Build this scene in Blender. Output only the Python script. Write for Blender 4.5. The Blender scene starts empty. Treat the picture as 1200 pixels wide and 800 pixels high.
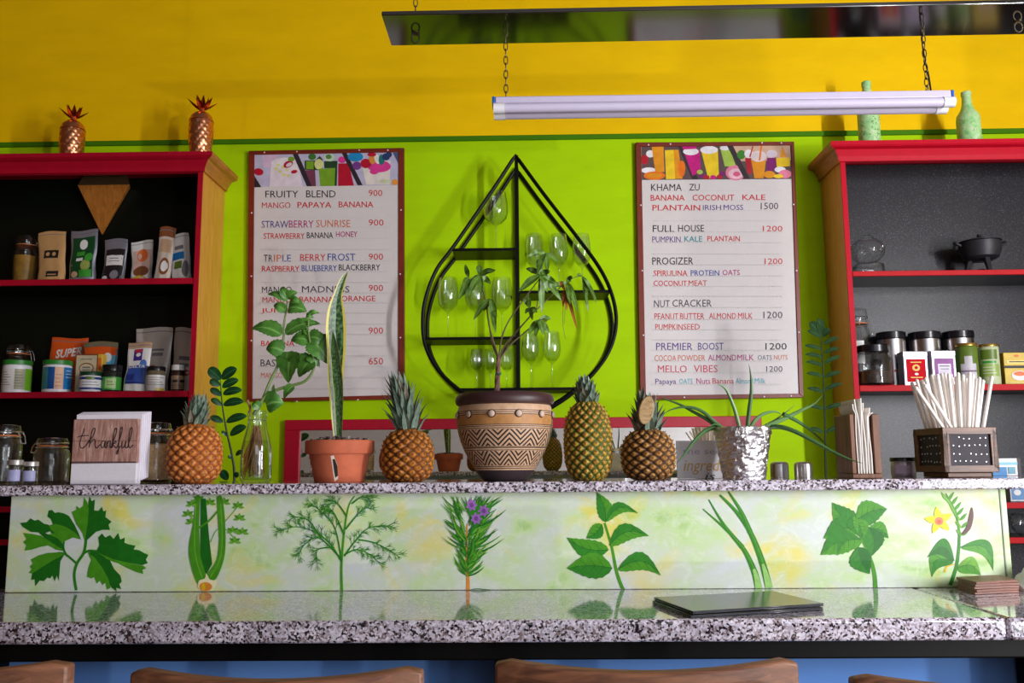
import bpy, bmesh, math, random
from mathutils import Vector, Matrix
random.seed(7)
S = bpy.context.scene
COL = S.collection
PI = math.pi
R = math.radians

# ---------------------------------------------------------------- camera
EYE = Vector((0, 0, 1.35))
AX_R = Vector((0.99981996, 0.01730711, -0.00777914))
AX_U = Vector((0.01008632, -0.13749536, 0.99045105))
AX_F = Vector((-0.01607225, 0.9903512, 0.13764517))
FPX = 1030.0
cd = bpy.data.cameras.new('camera')
cd.sensor_width = 36; cd.lens = FPX / 1200 * 36; cd.clip_start = 0.05
cam = bpy.data.objects.new('camera', cd); COL.objects.link(cam)
cam.matrix_world = Matrix(((AX_R.x, AX_U.x, -AX_F.x, EYE.x), (AX_R.y, AX_U.y, -AX_F.y, EYE.y),
                           (AX_R.z, AX_U.z, -AX_F.z, EYE.z), (0, 0, 0, 1)))
S.camera = cam

def P(px, py, Y):
    """a point seen at a photo pixel, at the true depth Y"""
    d = AX_R * ((px - 600) / FPX) + AX_U * ((400 - py) / FPX) + AX_F
    return EYE + d * (Y / d.y)

# ---------------------------------------------------------------- light, view
S.view_settings.view_transform = 'Standard'; S.view_settings.look = 'None'
S.view_settings.exposure = 0.0; S.view_settings.gamma = 1.0
S.view_settings.use_curve_mapping = False
S.cycles.use_denoising = True
S.cycles.max_bounces = 10; S.cycles.transparent_max_bounces = 24
S.cycles.sample_clamp_indirect = 4.0
w = bpy.data.worlds.new('daylight'); S.world = w; w.use_nodes = True
w.node_tree.nodes['Background'].inputs[0].default_value = (0.72, 0.82, 1.0, 1)
w.node_tree.nodes['Background'].inputs[1].default_value = 1.0

def area(name, loc, target, sx, sy, power, color=(1, 1, 1)):
    l = bpy.data.lights.new(name, 'AREA'); l.shape = 'RECTANGLE'; l.size = sx; l.size_y = sy
    l.energy = power; l.color = color
    o = bpy.data.objects.new(name, l); COL.objects.link(o); o.location = loc
    o.rotation_euler = (Vector(target) - Vector(loc)).to_track_quat('-Z', 'Y').to_euler()
    return o
# daylight coming in through the two windows behind the camera
area('daylight_front_window', (1.55, -3.3, 2.75), (1.4, 4, 1.6), 2.5, 1.3, 14, (0.95, 0.96, 1.0))
area('daylight_side_window', (3.2, 0.2, 1.9), (0.1, 3.5, 1.85), 0.12, 1.7, 124, (0.97, 0.97, 1.0))
area('door_fill', (3.26, -1.85, 1.4), (-1.0, -1.4, 1.3), 1.9, 2.3, 84, (0.95, 0.97, 1.0))  # added fill lamp at the doorway, lifts the mirrored wall and bar front
# low sunlight thrown back up by the bright paving outside the glazed door
sp = bpy.data.lights.new('paving_bounce', 'SPOT'); sp.energy = 520; sp.spot_size = R(60); sp.spot_blend = 0.2
sp.shadow_soft_size = 0.05; sp.color = (1.0, 0.95, 0.86)
so = bpy.data.objects.new('paving_bounce', sp); COL.objects.link(so); so.location = (5.8, -5.35, -0.1)
so.rotation_euler = (Vector((0.6, 3.95, 2.0)) - so.location).to_track_quat('-Z', 'Y').to_euler()

# ---------------------------------------------------------------- materials
def lin(c):
    c /= 255.0
    return c / 12.92 if c <= 0.04045 else ((c + 0.055) / 1.055) ** 2.4
def rgb(r, g, b): return (lin(r), lin(g), lin(b), 1.0)

class NT:
    def __init__(s, name):
        s.m = bpy.data.materials.new(name); s.m.use_nodes = True
        s.t = s.m.node_tree; s.b = s.t.nodes['Principled BSDF']; s.out = s.t.nodes['Material Output']
    def n(s, kind, **kw):
        x = s.t.nodes.new('ShaderNode' + kind)
        for k, v in kw.items(): setattr(x, k, v)
        return x
    def l(s, a, b): s.t.links.new(a, b)
    def obj(s, scale=(1, 1, 1), rot=(0, 0, 0)):
        c = s.n('TexCoord'); mp = s.n('Mapping'); mp.inputs['Scale'].default_value = scale
        mp.inputs['Rotation'].default_value = rot
        s.l(c.outputs['Object'], mp.inputs['Vector']); return mp.outputs[0]
    def noise(s, vec, scale, detail=4, rough=0.6, dist=0.0):
        x = s.n('TexNoise'); x.inputs['Scale'].default_value = scale; x.inputs['Detail'].default_value = detail
        x.inputs['Roughness'].default_value = rough; x.inputs['Distortion'].default_value = dist
        s.l(vec, x.inputs['Vector']); return x.outputs['Fac']
    def ramp(s, fac, stops, interp='LINEAR'):
        x = s.n('ValToRGB'); x.color_ramp.interpolation = interp; e = x.color_ramp.elements
        while len(e) < len(stops): e.new(0.5)
        for i, (p, c) in enumerate(stops): e[i].position = p; e[i].color = c
        s.l(fac, x.inputs[0]); return x.outputs[0]
    def math(s, op, a, b=None):
        x = s.n('Math', operation=op)
        for i, v in enumerate((a, b)):
            if v is None: continue
            if isinstance(v, (int, float)): x.inputs[i].default_value = v
            else: s.l(v, x.inputs[i])
        return x.outputs[0]
    def mix(s, fac, a, b):
        x = s.n('Mix', data_type='RGBA')
        for i, v in ((0, fac), (6, a), (7, b)):
            if isinstance(v, (int, float)): x.inputs[i].default_value = v
            elif isinstance(v, tuple): x.inputs[i].default_value = v
            else: s.l(v, x.inputs[i])
        return x.outputs[2]
    def bump(s, h, strength=0.3, dist=0.005):
        x = s.n('Bump'); x.inputs['Strength'].default_value = strength; x.inputs['Distance'].default_value = dist
        s.l(h, x.inputs['Height']); s.l(x.outputs[0], s.b.inputs['Normal'])
    def set(s, col=None, rough=0.5, metal=0.0, spec=0.5, coat=0.0):
        if col is not None:
            if isinstance(col, tuple): s.b.inputs['Base Color'].default_value = col
            else: s.l(col, s.b.inputs['Base Color'])
        s.b.inputs['Roughness'].default_value = rough; s.b.inputs['Metallic'].default_value = metal
        s.b.inputs['Specular IOR Level'].default_value = spec
        if coat: s.b.inputs['Coat Weight'].default_value = coat; s.b.inputs['Coat Roughness'].default_value = 0.08
        return s.m

_mc = {}
def plain(r, g, b, rough=0.5, metal=0.0, spec=0.5, var=0.12, sc=25):
    """a paint with a little procedural variation"""
    k = (r, g, b, rough, metal, spec, var, sc)
    if k in _mc: return _mc[k]
    t = NT('paint_%d_%d_%d' % (r, g, b))
    c = rgb(r, g, b)
    if var:
        f = t.noise(t.obj(), sc)
        lo = tuple(x * (1 - var) for x in c[:3]) + (1,); hi = tuple(min(1, x * (1 + var)) for x in c[:3]) + (1,)
        m = t.set(t.ramp(f, [(0.3, lo), (0.7, hi)]), rough, metal, spec)
    else: m = t.set(c, rough, metal, spec)
    _mc[k] = m
    return m

def wood(name, dark, light, scale=(1, 1, 12), rough=0.45, coat=0.0, freq=6):
    t = NT(name); v = t.obj(scale)
    f = t.noise(v, freq, 6, 0.6, 1.2)
    m = t.set(t.ramp(f, [(0.28, rgb(*dark)), (0.72, rgb(*light))]), rough, coat=coat)
    t.bump(f, 0.15, 0.002)
    return m
# grain runs along the axis whose scale is small
OAK = wood('honey_wood', (204, 134, 42), (236, 174, 78), (14, 14, 1.0), 0.4)
CROWNWOOD = wood('raw_moulding_wood', (160, 98, 30), (206, 138, 54), (10, 1, 10), 0.5)
WALNUT = wood('walnut', (66, 40, 26), (124, 82, 56), (1, 12, 12), 0.45)
BARWOOD = wood('stool_wood', (84, 50, 36), (150, 98, 68), (0.8, 9, 9), 0.5, freq=7)
HOLDERWOOD = wood('holder_wood', (82, 50, 34), (140, 92, 64), (12, 12, 1), 0.5)
PYRWOOD = wood('pyramid_wood', (150, 88, 30), (196, 124, 50), (10, 10, 2), 0.4)
COASTER = wood('coaster_wood', (84, 48, 38), (150, 100, 82), (2, 14, 30), 0.45)

def granite():
    t = NT('granite'); v = t.obj()
    vo = t.n('TexVoronoi'); vo.inputs['Scale'].default_value = 235; vo.inputs['Randomness'].default_value = 1
    t.l(v, vo.inputs['Vector'])
    sep = t.n('SeparateColor'); t.l(vo.outputs['Color'], sep.inputs[0])
    f = t.noise(v, 60, 3)
    g = t.math('ADD', t.math('MULTIPLY', sep.outputs[0], 0.62), t.math('MULTIPLY', f, 0.5))
    c = t.ramp(g, [(0.0, rgb(24, 22, 26)), (0.30, rgb(44, 38, 46)), (0.37, rgb(132, 112, 116)), (0.46, rgb(172, 162, 174)),
                   (0.60, rgb(206, 198, 214)), (0.8, rgb(226, 220, 234))], 'CONSTANT')
    return t.set(c, 0.07, spec=0.9, coat=0.7)
GRANITE = granite()

def wall_paint(name, col, vary=0.06, rough=0.55, streak=True):
    t = NT(name); c = rgb(*col)
    f = t.noise(t.obj((1, 1, 3) if streak else (1, 1, 1)), 3, 6, 0.65)
    m = t.set(t.ramp(f, [(0.3, tuple(x * (1 - vary) for x in c[:3]) + (1,)), (0.7, tuple(min(1, x * (1 + vary)) for x in c[:3]) + (1,))]), 0.7, spec=0.12)
    t.bump(t.noise(t.obj(), 60, 4), 0.08, 0.003)
    return m
YELLOW = wall_paint('yellow_wall_paint', (250, 202, 0))
GREEN = wall_paint('green_wall_paint', (178, 224, 0))
GREEN_SHADED = wall_paint('shaded_green_trim', (70, 128, 10))  # wall green darkened, shade of the batten face put into the colour
CREAM = wall_paint('pale_wall_paint', (232, 226, 224))
WHITE_C = wall_paint('ceiling_paint', (150, 144, 138))
REDL = plain(176, 10, 40, 0.5, spec=0.2, var=0.06)
REDR = plain(196, 12, 40, 0.5, spec=0.12, var=0.06)
REDSH = plain(192, 28, 36, 0.5, spec=0.12, var=0.06)
def blackboard(name, base, spk, amt):
    t = NT(name); v = t.obj()
    f = t.noise(v, 220, 2); g = t.noise(v, 3, 4)
    c = t.mix(t.math('MULTIPLY', t.ramp(f, [(0.55, (0, 0, 0, 1)), (0.75, (1, 1, 1, 1))]), t.math('MULTIPLY', g, amt)), rgb(*base), rgb(*spk))
    t.bump(t.noise(v, 90, 3), 0.1, 0.002)
    return t.set(c, 0.34, spec=0.25)
BLACKL = blackboard('black_green_gloss_paint', (7, 14, 9), (30, 38, 28), 0.25)
BLACKR = blackboard('charcoal_gloss_paint', (44, 42, 46), (140, 140, 150), 0.7)
BLACKM = plain(8, 8, 8, 0.45, spec=0.15, var=0.1)
BLACKGLOSS = plain(14, 12, 14, 0.1, spec=1.0, var=0.1)
BLACKGLOSS.node_tree.nodes['Principled BSDF'].inputs['IOR'].default_value = 1.9
BLUEP = wall_paint('blue_bar_paint', (100, 146, 218))
FRAMEBR = plain(124, 40, 20, 0.4, var=0.12)
FRAMERED = plain(186, 8, 44, 0.35, var=0.06)
SHEET = plain(224, 217, 217, 0.22, var=0.02)
STEEL = plain(190, 186, 186, 0.28, 1.0, var=0.05)
CHAINM = plain(96, 84, 66, 0.4, 0.9)
CHROME = plain(220, 220, 224, 0.12, 1.0, var=0.03)
COPPER = plain(232, 156, 116, 0.32, 1.0, var=0.06)
WHITEP = plain(236, 234, 240, 0.4, var=0.02)
LILAC = plain(200, 190, 216, 0.4, var=0.02)
TUBEM = plain(208, 199, 224, 0.3, var=0.01)
BLUECAP = plain(20, 96, 190, 0.4)
PAPER = plain(238, 232, 226, 0.8, var=0.04)
SOIL = plain(42, 30, 24, 0.95, var=0.4, sc=120)
TERRA = plain(192, 98, 66, 0.75, var=0.16, sc=18)

def mirror():
    t = NT('mirror_glass'); f = t.noise(t.obj(), 2)
    return t.set(t.ramp(f, [(0, (0.86, 0.87, 0.87, 1)), (1, (0.9, 0.9, 0.9, 1))]), 0.01, 1.0)
MIRROR = mirror()
def thin_glass(name, tint=(0.97, 0.98, 0.97, 1), ior=1.5, boost=1.0):
    t = NT(name)
    tr = t.n('BsdfTransparent'); tr.inputs[0].default_value = tint
    gl = t.n('BsdfGlossy'); gl.inputs['Roughness'].default_value = 0.03
    lw = t.n('LayerWeight'); lw.inputs['Blend'].default_value = 0.5       # facing: the same from both sides of the thin shell
    n = t.noise(t.obj(), 8); r0 = ((ior - 1) / (ior + 1)) ** 2
    p5 = t.math('MULTIPLY', t.math('POWER', lw.outputs['Facing'], 4.0), 0.8)
    f = t.math('MULTIPLY', t.math('ADD', p5, r0), t.math('ADD', t.math('MULTIPLY', n, 0.2), boost))
    f2 = t.n('Clamp'); t.l(f, f2.inputs[0])
    mx = t.n('MixShader'); t.l(f2.outputs[0], mx.inputs[0]); t.l(tr.outputs[0], mx.inputs[1]); t.l(gl.outputs[0], mx.inputs[2])
    t.l(mx.outputs[0], t.out.inputs['Surface'])
    return t.m
GLASS = thin_glass('clear_glass', (0.95, 0.97, 0.96, 1), 1.55, 2.2)
JARGLASS = thin_glass('jar_glass', (0.97, 0.98, 0.98, 1), 1.55, 1.5)
WATER = thin_glass('water', (0.86, 0.9, 0.7, 1), 1.2, 0.8)

def leafmat(name, dark, light, rough=0.4, edge=None, ew=0.12, band=0):
    """leaf with lighter midrib; uv.x runs across, uv.y along"""
    t = NT(name); uv = t.n('UVMap'); sep = t.n('SeparateXYZ'); t.l(uv.outputs[0], sep.inputs[0])
    d = t.math('ABSOLUTE', t.math('SUBTRACT', sep.outputs[0], 0.5))
    f = t.noise(t.obj(), 40 if not band else 70, 4)
    c = t.ramp(f, [(0.3, rgb(*dark)), (0.7, rgb(*light))])
    if band:
        wv = t.n('TexNoise'); wv.inputs['Scale'].default_value = band
        mp = t.n('Mapping'); mp.inputs['Scale'].default_value = (0.6, 4, 1); t.l(uv.outputs[0], mp.inputs[0]); t.l(mp.outputs[0], wv.inputs['Vector'])
        c = t.mix(t.ramp(wv.outputs['Fac'], [(0.45, (0, 0, 0, 1)), (0.58, (1, 1, 1, 1))]), c, rgb(96, 128, 84))
    if edge:
        c = t.mix(t.ramp(d, [(0.5 - ew, (0, 0, 0, 1)), (0.5 - ew + 0.02, (1, 1, 1, 1))]), c, rgb(*edge))
    else:
        lt = tuple(min(255, x + 34) for x in light)
        c = t.mix(t.ramp(d, [(0.03, (0.7, 0.7, 0.7, 1)), (0.07, (0, 0, 0, 1))]), c, rgb(*lt))
    return t.set(c, rough, spec=0.5)

# ---------------------------------------------------------------- mesh builder
class MB:
    def __init__(s): s.v = []; s.f = []; s.mi = []; s.uv = []; s.cur = 0; s.hasuv = False
    def add(s, vs, fs, uvs=None):
        o = len(s.v); s.v += [Vector(x) for x in vs]
        for i, f in enumerate(fs):
            s.f.append([o + k for k in f]); s.mi.append(s.cur)
            s.uv.append(uvs[i] if uvs else None)
        if uvs: s.hasuv = True
        return s
    def box(s, x0, x1, y0, y1, z0, z1):
        return s.add([(x0, y0, z0), (x1, y0, z0), (x1, y1, z0), (x0, y1, z0), (x0, y0, z1), (x1, y0, z1), (x1, y1, z1), (x0, y1, z1)],
                     [(3, 2, 1, 0), (4, 5, 6, 7), (0, 1, 5, 4), (1, 2, 6, 5), (2, 3, 7, 6), (3, 0, 4, 7)])
    def hexa(s, a, b):          # two quads -> solid
        return s.add(list(a) + list(b), [(3, 2, 1, 0), (4, 5, 6, 7), (0, 1, 5, 4), (1, 2, 6, 5), (2, 3, 7, 6), (3, 0, 4, 7)])
    def prism(s, poly, d):      # 3-D outline pushed along d
        n = len(poly); a = [Vector(p) for p in poly]; b = [p + Vector(d) for p in a]
        return s.add(a + b, [tuple(range(n)), tuple(range(2 * n - 1, n - 1, -1))] + [(i, i + n, (i + 1) % n + n, (i + 1) % n) for i in range(n)])
    def tube(s, pts, rad, n=8, closed=False):
        pts = [Vector(p) for p in pts]; m = len(pts)
        rs = rad if isinstance(rad, (list, tuple)) else [rad] * m
        vs = []; up = None
        for i, p in enumerate(pts):
            a = pts[(i - 1) % m] if (i > 0 or closed) else p
            b = pts[(i + 1) % m] if (i < m - 1 or closed) else p
            t = (b - a).normalized()
            if up is None: up = Vector((0, 0, 1)) if abs(t.z) < 0.9 else Vector((0, 1, 0))
            x = t.cross(up).normalized(); up = x.cross(t).normalized()
            for k in range(n):
                q = 2 * PI * k / n; vs.append(p + (x * math.cos(q) + up * math.sin(q)) * rs[i])
        fs = []
        for i in range(m if closed else m - 1):
            j = (i + 1) % m
            for k in range(n): fs.append((i * n + k, i * n + (k + 1) % n, j * n + (k + 1) % n, j * n + k))
        if not closed: fs += [tuple(range(n))[::-1], tuple((m - 1) * n + k for k in range(n))]
        return s.add(vs, fs)
    def lathe(s, prof, c=(0, 0, 0), n=32, a0=0.0, a1=2 * PI, uv=False, shape=None):
        full = abs(a1 - a0 - 2 * PI) < 1e-6; cols = n if full else n + 1
        c = Vector(c); vs = []
        for (r, z) in prof:
            for k in range(cols):
                q = a0 + (a1 - a0) * k / n
                rr = r * (shape(q, z) if shape else 1)
                vs.append(c + Vector((rr * math.cos(q), rr * math.sin(q), z)))
        fs = []; us = []; m = len(prof)
        for i in range(m - 1):
            for k in range(n):
                k2 = (k + 1) % cols
                fs.append((i * cols + k, i * cols + k2, (i + 1) * cols + k2, (i + 1) * cols + k))
                us.append([(k / n, i / (m - 1)), ((k + 1) / n, i / (m - 1)), ((k + 1) / n, (i + 1) / (m - 1)), (k / n, (i + 1) / (m - 1))])
        if full:
            if prof[0][0] > 1e-6: fs.append(tuple(range(cols))[::-1]); us.append([(0, 0)] * cols)
            if prof[-1][0] > 1e-6: fs.append(tuple((m - 1) * cols + k for k in range(cols))); us.append([(0, 1)] * cols)
        return s.add(vs, fs, us if uv else None)
    def leaf(s, pts, widths, nrm=(0, -1, 0), fold=0.15, thick=0.0):
        pts = [Vector(p) for p in pts]; m = len(pts); nrm = Vector(nrm); vs = []
        for i, p in enumerate(pts):
            t = (pts[min(i + 1, m - 1)] - pts[max(i - 1, 0)]).normalized()
            sd = t.cross(nrm)
            if sd.length < 1e-5: sd = t.orthogonal()
            sd.normalize(); nn = sd.cross(t).normalized()
            if nn.dot(nrm) < 0: nn = -nn
            w = widths[i] / 2
            vs += [p - sd * w + nn * w * fold * 2, p, p + sd * w + nn * w * fold * 2]
        fs = []; us = []
        for i in range(m - 1):
            for k in (0, 1):
                fs.append((3 * i + k, 3 * i + k + 1, 3 * i + k + 4, 3 * i + k + 3))
                v0, v1 = i / (m - 1), (i + 1) / (m - 1); u0, u1 = k / 2, (k + 1) / 2
                us.append([(u0, v0), (u1, v0), (u1, v1), (u0, v1)])
        return s.add(vs, fs, us)
    def build(s, name, mats, parent=None, world=True, smooth=35, bevel=0.0, loc=None, merge=True):
        off = parent.location if (parent is not None and world) else Vector((0, 0, 0))
        if parent is not None and world and parent.parent is not None: off = parent.location + parent.parent.location
        if parent is None and loc is not None: off = Vector(loc)
        me = bpy.data.meshes.new(name)
        me.from_pydata([tuple(v - off) for v in s.v], [], s.f)
        for m in (mats if isinstance(mats, (list, tuple)) else [mats]): me.materials.append(m)
        if s.hasuv:
            ul = me.uv_layers.new(name='UVMap')
            for p, u in zip(me.polygons, s.uv):
                if u:
                    for li, q in zip(p.loop_indices, u): ul.data[li].uv = q
        for p, i in zip(me.polygons, s.mi): p.material_index = i; p.use_smooth = smooth > 0
        bm = bmesh.new(); bm.from_mesh(me)
        if merge: bmesh.ops.remove_doubles(bm, verts=bm.verts, dist=1e-6)
        bmesh.ops.recalc_face_normals(bm, faces=bm.faces)
        bm.to_mesh(me); bm.free()
        if smooth > 0: me.set_sharp_from_angle(angle=R(smooth))
        me.update()
        o = bpy.data.objects.new(name, me); COL.objects.link(o)
        if parent is not None: o.parent = parent
        elif loc is not None: o.location = loc
        if bevel:
            b = o.modifiers.new('bevel', 'BEVEL'); b.width = bevel; b.segments = 2; b.limit_method = 'ANGLE'
        return o

def tag(o, label=None, cat=None, group=None, kind=None):
    if label: o['label'] = label
    if cat: o['category'] = cat
    if group: o['group'] = group
    if kind: o['kind'] = kind
    return o
def thing(name, label, cat, loc=(0, 0, 0), group=None, rz=0.0):
    o = bpy.data.objects.new(name, None); COL.objects.link(o); o.location = loc; o.rotation_euler = (0, 0, rz)
    o.empty_display_size = 0.05
    return tag(o, label, cat, group)
def struct(name, mb, m, label, cat='structure', **kw):
    o = mb.build(name, m, **kw); tag(o, label, cat, kind='structure'); return o
def spline(pts, n=8):
    pts = [Vector(p) for p in pts]; out = []
    for i in range(len(pts) - 1):
        p0 = pts[max(i - 1, 0)]; p1 = pts[i]; p2 = pts[i + 1]; p3 = pts[min(i + 2, len(pts) - 1)]
        for k in range(n):
            t = k / n
            out.append(0.5 * ((2 * p1) + (p2 - p0) * t + (2 * p0 - 5 * p1 + 4 * p2 - p3) * t * t + (3 * p1 - p0 - 3 * p2 + p3) * t ** 3))
    out.append(pts[-1]); return out

# text outlines -> mesh data (built-in font)
def glyphs(body, bold=0.0, shear=0.0):
    cu = bpy.data.curves.new('txt', 'FONT'); cu.body = body; cu.size = 1; cu.offset = bold; cu.shear = shear; cu.resolution_u = 2
    ob = bpy.data.objects.new('txt', cu); COL.objects.link(ob)
    dg = bpy.context.evaluated_depsgraph_get(); ev = ob.evaluated_get(dg); me = ev.to_mesh()
    vs = [tuple(v.co) for v in me.vertices]; fs = [tuple(p.vertices) for p in me.polygons]
    ev.to_mesh_clear(); bpy.data.objects.remove(ob); bpy.data.curves.remove(cu)
    return vs, fs
def text_fit(mb, body, fn, bold=0.0, shear=0.0):
    """fn(u, v): 0..1 across the word's box to a point"""
    vs, fs = glyphs(body, bold, shear)
    if not vs: return
    x0 = min(v[0] for v in vs); x1 = max(v[0] for v in vs); y0 = min(v[1] for v in vs); y1 = max(v[1] for v in vs)
    mb.add([fn((v[0] - x0) / (x1 - x0), (v[1] - y0) / (y1 - y0)) for v in vs], fs)

class Flat:
    """flat painted or printed shapes on a wall-parallel plane at depth Y; each layer a hair nearer"""
    def __init__(s, Y, zr=None, step=0.00003): s.step = step; s.Y = Y; s.mb = MB(); s.mats = []; s.k = 0; s.zr = zr
    def use(s, m):
        if m not in s.mats: s.mats.append(m)
        s.mb.cur = s.mats.index(m); s.k += 1
    def q(s, x, y):
        p = P(x, y, s.Y - s.step * s.k)
        if s.zr: p.z = min(max(p.z, s.zr[0]), s.zr[1])
        return p
    def poly(s, pts, m):
        s.use(m); s.mb.add([s.q(x, y) for x, y in pts], [tuple(range(len(pts)))])
    def ell(s, cx, cy, rx, ry, m, rot=0.0, n=16):
        c, q = math.cos(rot), math.sin(rot)
        s.poly([(cx + rx * math.cos(a) * c - ry * math.sin(a) * q, cy + rx * math.cos(a) * q + ry * math.sin(a) * c) for a in [2 * PI * i / n for i in range(n)]], m)
    def line(s, pts, w0, m, w1=None):
        s.use(m); w1 = w0 if w1 is None else w1
        L = []; Rr = []; n = len(pts)
        for i, (x, y) in enumerate(pts):
            a = pts[max(i - 1, 0)]; b = pts[min(i + 1, n - 1)]; dx, dy = b[0] - a[0], b[1] - a[1]; l = math.hypot(dx, dy) or 1
            w = (w0 + (w1 - w0) * i / (n - 1)) / 2; nx, ny = -dy / l * w, dx / l * w
            L.append((x + nx, y + ny)); Rr.append((x - nx, y - ny))
        vs = [s.q(*p) for p in L + Rr]
        s.mb.add(vs, [(i, i + 1, n + i + 1, n + i) for i in range(n - 1)])
    def blade(s, base, tip, w, m, bend=0.0, n=7):
        """a pointed leaf stroke"""
        (x0, y0), (x1, y1) = base, tip; dx, dy = x1 - x0, y1 - y0; l = math.hypot(dx, dy) or 1; nx, ny = -dy / l, dx / l
        up = []; dn = []
        for i in range(n + 1):
            t = i / n; ww = w / 2 * math.sin(PI * (t ** 0.8)) ; off = bend * l * math.sin(PI * t)
            cx, cy = x0 + dx * t + nx * off, y0 + dy * t + ny * off
            up.append((cx + nx * ww, cy + ny * ww)); dn.append((cx - nx * ww, cy - ny * ww))
        s.poly(up + dn[-2:0:-1], m)
    def word(s, body, x0, x1, yb, yt, m, bold=0.0, shear=0.0):
        s.use(m); bold = 0.0 if 'M' in body else bold; text_fit(s.mb, body, lambda u, v: s.q(x0 + (x1 - x0) * u, yb + (yt - yb) * v), bold, shear)
    def done(s, name, parent): return s.mb.build(name, s.mats, parent, smooth=0, merge=False)

def curve2(pts, n=6):
    return [(p.x, p.y) for p in spline([Vector((x, y, 0)) for x, y in pts], n)]

# ---------------------------------------------------------------- room shell
YW = 3.95                       # back wall
XL, XR, YF, ZC = -3.2, 3.3, -3.4, 3.9
ZG = P(600, 164, YW).z          # top of the green paint
m = MB().box(XL - .1, XR + .1, YF - .1, YW + .1, -0.1, 0); struct('floor', m, wood('floor_boards', (84, 62, 46), (122, 92, 70), (6, 1, 6), 0.4), 'brown wooden floor boards', 'floor')
m = MB().box(XL - .1, XR + .1, YF - .1, YW + .1, ZC, ZC + 0.1); struct('ceiling', m, WHITE_C, 'grey ceiling', 'ceiling')
m = MB(); m.box(XL - .1, XR + .1, YW, YW + 0.1, 0, ZG); m.cur = 1; m.box(XL - .1, XR + .1, YW, YW + 0.1, ZG, ZC)
struct('wall_back', m, [GREEN, YELLOW], 'back wall painted bright green below and yellow above', 'wall')
m = MB().box(XL, XR, YW - 0.012, YW, ZG - 0.004, ZG + 0.02); struct('trim_1', m, GREEN_SHADED, 'green batten coloured darker for shade where the green paint meets the yellow', 'trim', bevel=0.003)
m = MB().box(XL - .1, XL, YF, YW, 0, ZC); struct('wall_left', m, wall_paint('brown_wall_paint', (110, 76, 44)), 'plain brown wall on the left side of the room', 'wall')
# front wall with a wide window, behind the camera
wx0, wx1, wz0, wz1 = 0.2, 2.9, 2.0, 3.5
m = MB(); m.box(XL, wx0, YF - .1, YF, 0, ZC); m.box(wx1, XR, YF - .1, YF, 0, ZC); m.box(wx0, wx1, YF - .1, YF, 0, wz0); m.box(wx0, wx1, YF - .1, YF, wz1, ZC)
struct('wall_front', m, CREAM, 'pale wall with a wide window behind the camera', 'wall')
def window(n, bars, label, cat='window', name='window_'):
    m = MB()
    for b in bars: m.box(*b)
    struct(name + str(n), m, WHITEP, label, cat, bevel=0.004)
window(1, [(wx0, wx0 + .06, YF - .08, YF - .02, wz0, wz1), (wx1 - .06, wx1, YF - .08, YF - .02, wz0, wz1), (wx0 + .06, wx1 - .06, YF - .08, YF - .02, wz0, wz0 + .06),
           (wx0 + .06, wx1 - .06, YF - .08, YF - .02, wz1 - .06, wz1), (1.52, 1.58, YF - .08, YF - .02, wz0 + .06, wz1 - .06)], 'white wide window frame in the pale front wall')
# right wall: a glazed door opening and a window
dy0, dy1, dz1 = -2.95, -0.75, 2.6
vy0, vy1, vz0, vz1 = -0.55, 0.9, 0.95, 2.75
m = MB(); X0, X1 = XR, XR + 0.1
m.box(X0, X1, YF, dy0, 0, ZC); m.box(X0, X1, dy0, dy1, dz1, ZC); m.box(X0, X1, dy1, vy0, 0, ZC); m.box(X0, X1, vy0, vy1, 0, vz0); m.box(X0, X1, vy0, vy1, vz1, ZC); m.box(X0, X1, vy1, YW, 0, ZC)
struct('wall_right', m, CREAM, 'pale wall on the right with a glazed door and a window', 'wall')
window(2, [(X0 + .02, X1 - .02, vy0, vy0 + .05, vz0, vz1), (X0 + .02, X1 - .02, vy1 - .05, vy1, vz0, vz1), (X0 + .02, X1 - .02, vy0 + .05, vy1 - .05, vz0, vz0 + .05), (X0 + .02, X1 - .02, vy0 + .05, vy1 - .05, vz1 - .05, vz1)], 'white window frame in the right wall')
window(1, [(X0 + .02, X1 - .02, dy0, dy0 + .05, 0, dz1), (X0 + .02, X1 - .02, dy1 - .05, dy1, 0, dz1), (X0 + .02, X1 - .02, dy0 + .05, dy1 - .05, dz1 - .05, dz1)], 'white frame of the open doorway in the right wall', 'door', 'door_')

# ---------------------------------------------------------------- the bar
ZT = 1.306                      # top of the raised ledge
ZK = 1.043                      # top of the lower counter
YP = 2.22                       # face of the painted panel
PX0 = P(9, 640, YP).x; PX1 = P(1184, 640, YP).x
t = MB().box(-1.95, 1.95, 2.18, 2.58, ZT - 0.026, ZT).build('granite_ledge', GRANITE, bevel=0.004)
tag(t, 'narrow raised speckled granite ledge carrying the plants and pineapples', 'ledge')
XS = P(1181, 740, 1.8).x
t = MB().box(-1.95, XS, 1.8, 2.3, ZK - 0.044, ZK).build('granite_countertop', GRANITE, bevel=0.008)
tag(t, 'long speckled granite bar counter slab below the painted herbs', 'countertop')
t = MB().box(XS + 0.0006, 1.95, 1.8, 2.3, ZK - 0.044, ZK).build('granite_countertop', GRANITE, bevel=0.008)
tag(t, 'short granite counter slab continuing past the joint at far right', 'countertop')
bar = thing('bar_counter', 'blue panelled bar base with black beam and posts under the counter', 'bar', (0, 2.05, 0))
MB().box(-1.95, 1.95, 1.85, 2.25, 0.956, ZK - 0.045).build('beam', BLACKM, bar, bevel=0.004)
MB().box(-1.95, 1.95, 2.02, 2.25, 0.0, 0.955).build('front_panel', BLUEP, bar)
for px in (-40, 588, 1240):
    x = P(px, 785, 1.88).x
    MB().box(x - 0.014, x + 0.014, 1.87, 2.015, 0.0, 0.9555).build('post', BLACKM, bar, bevel=0.003)
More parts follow.
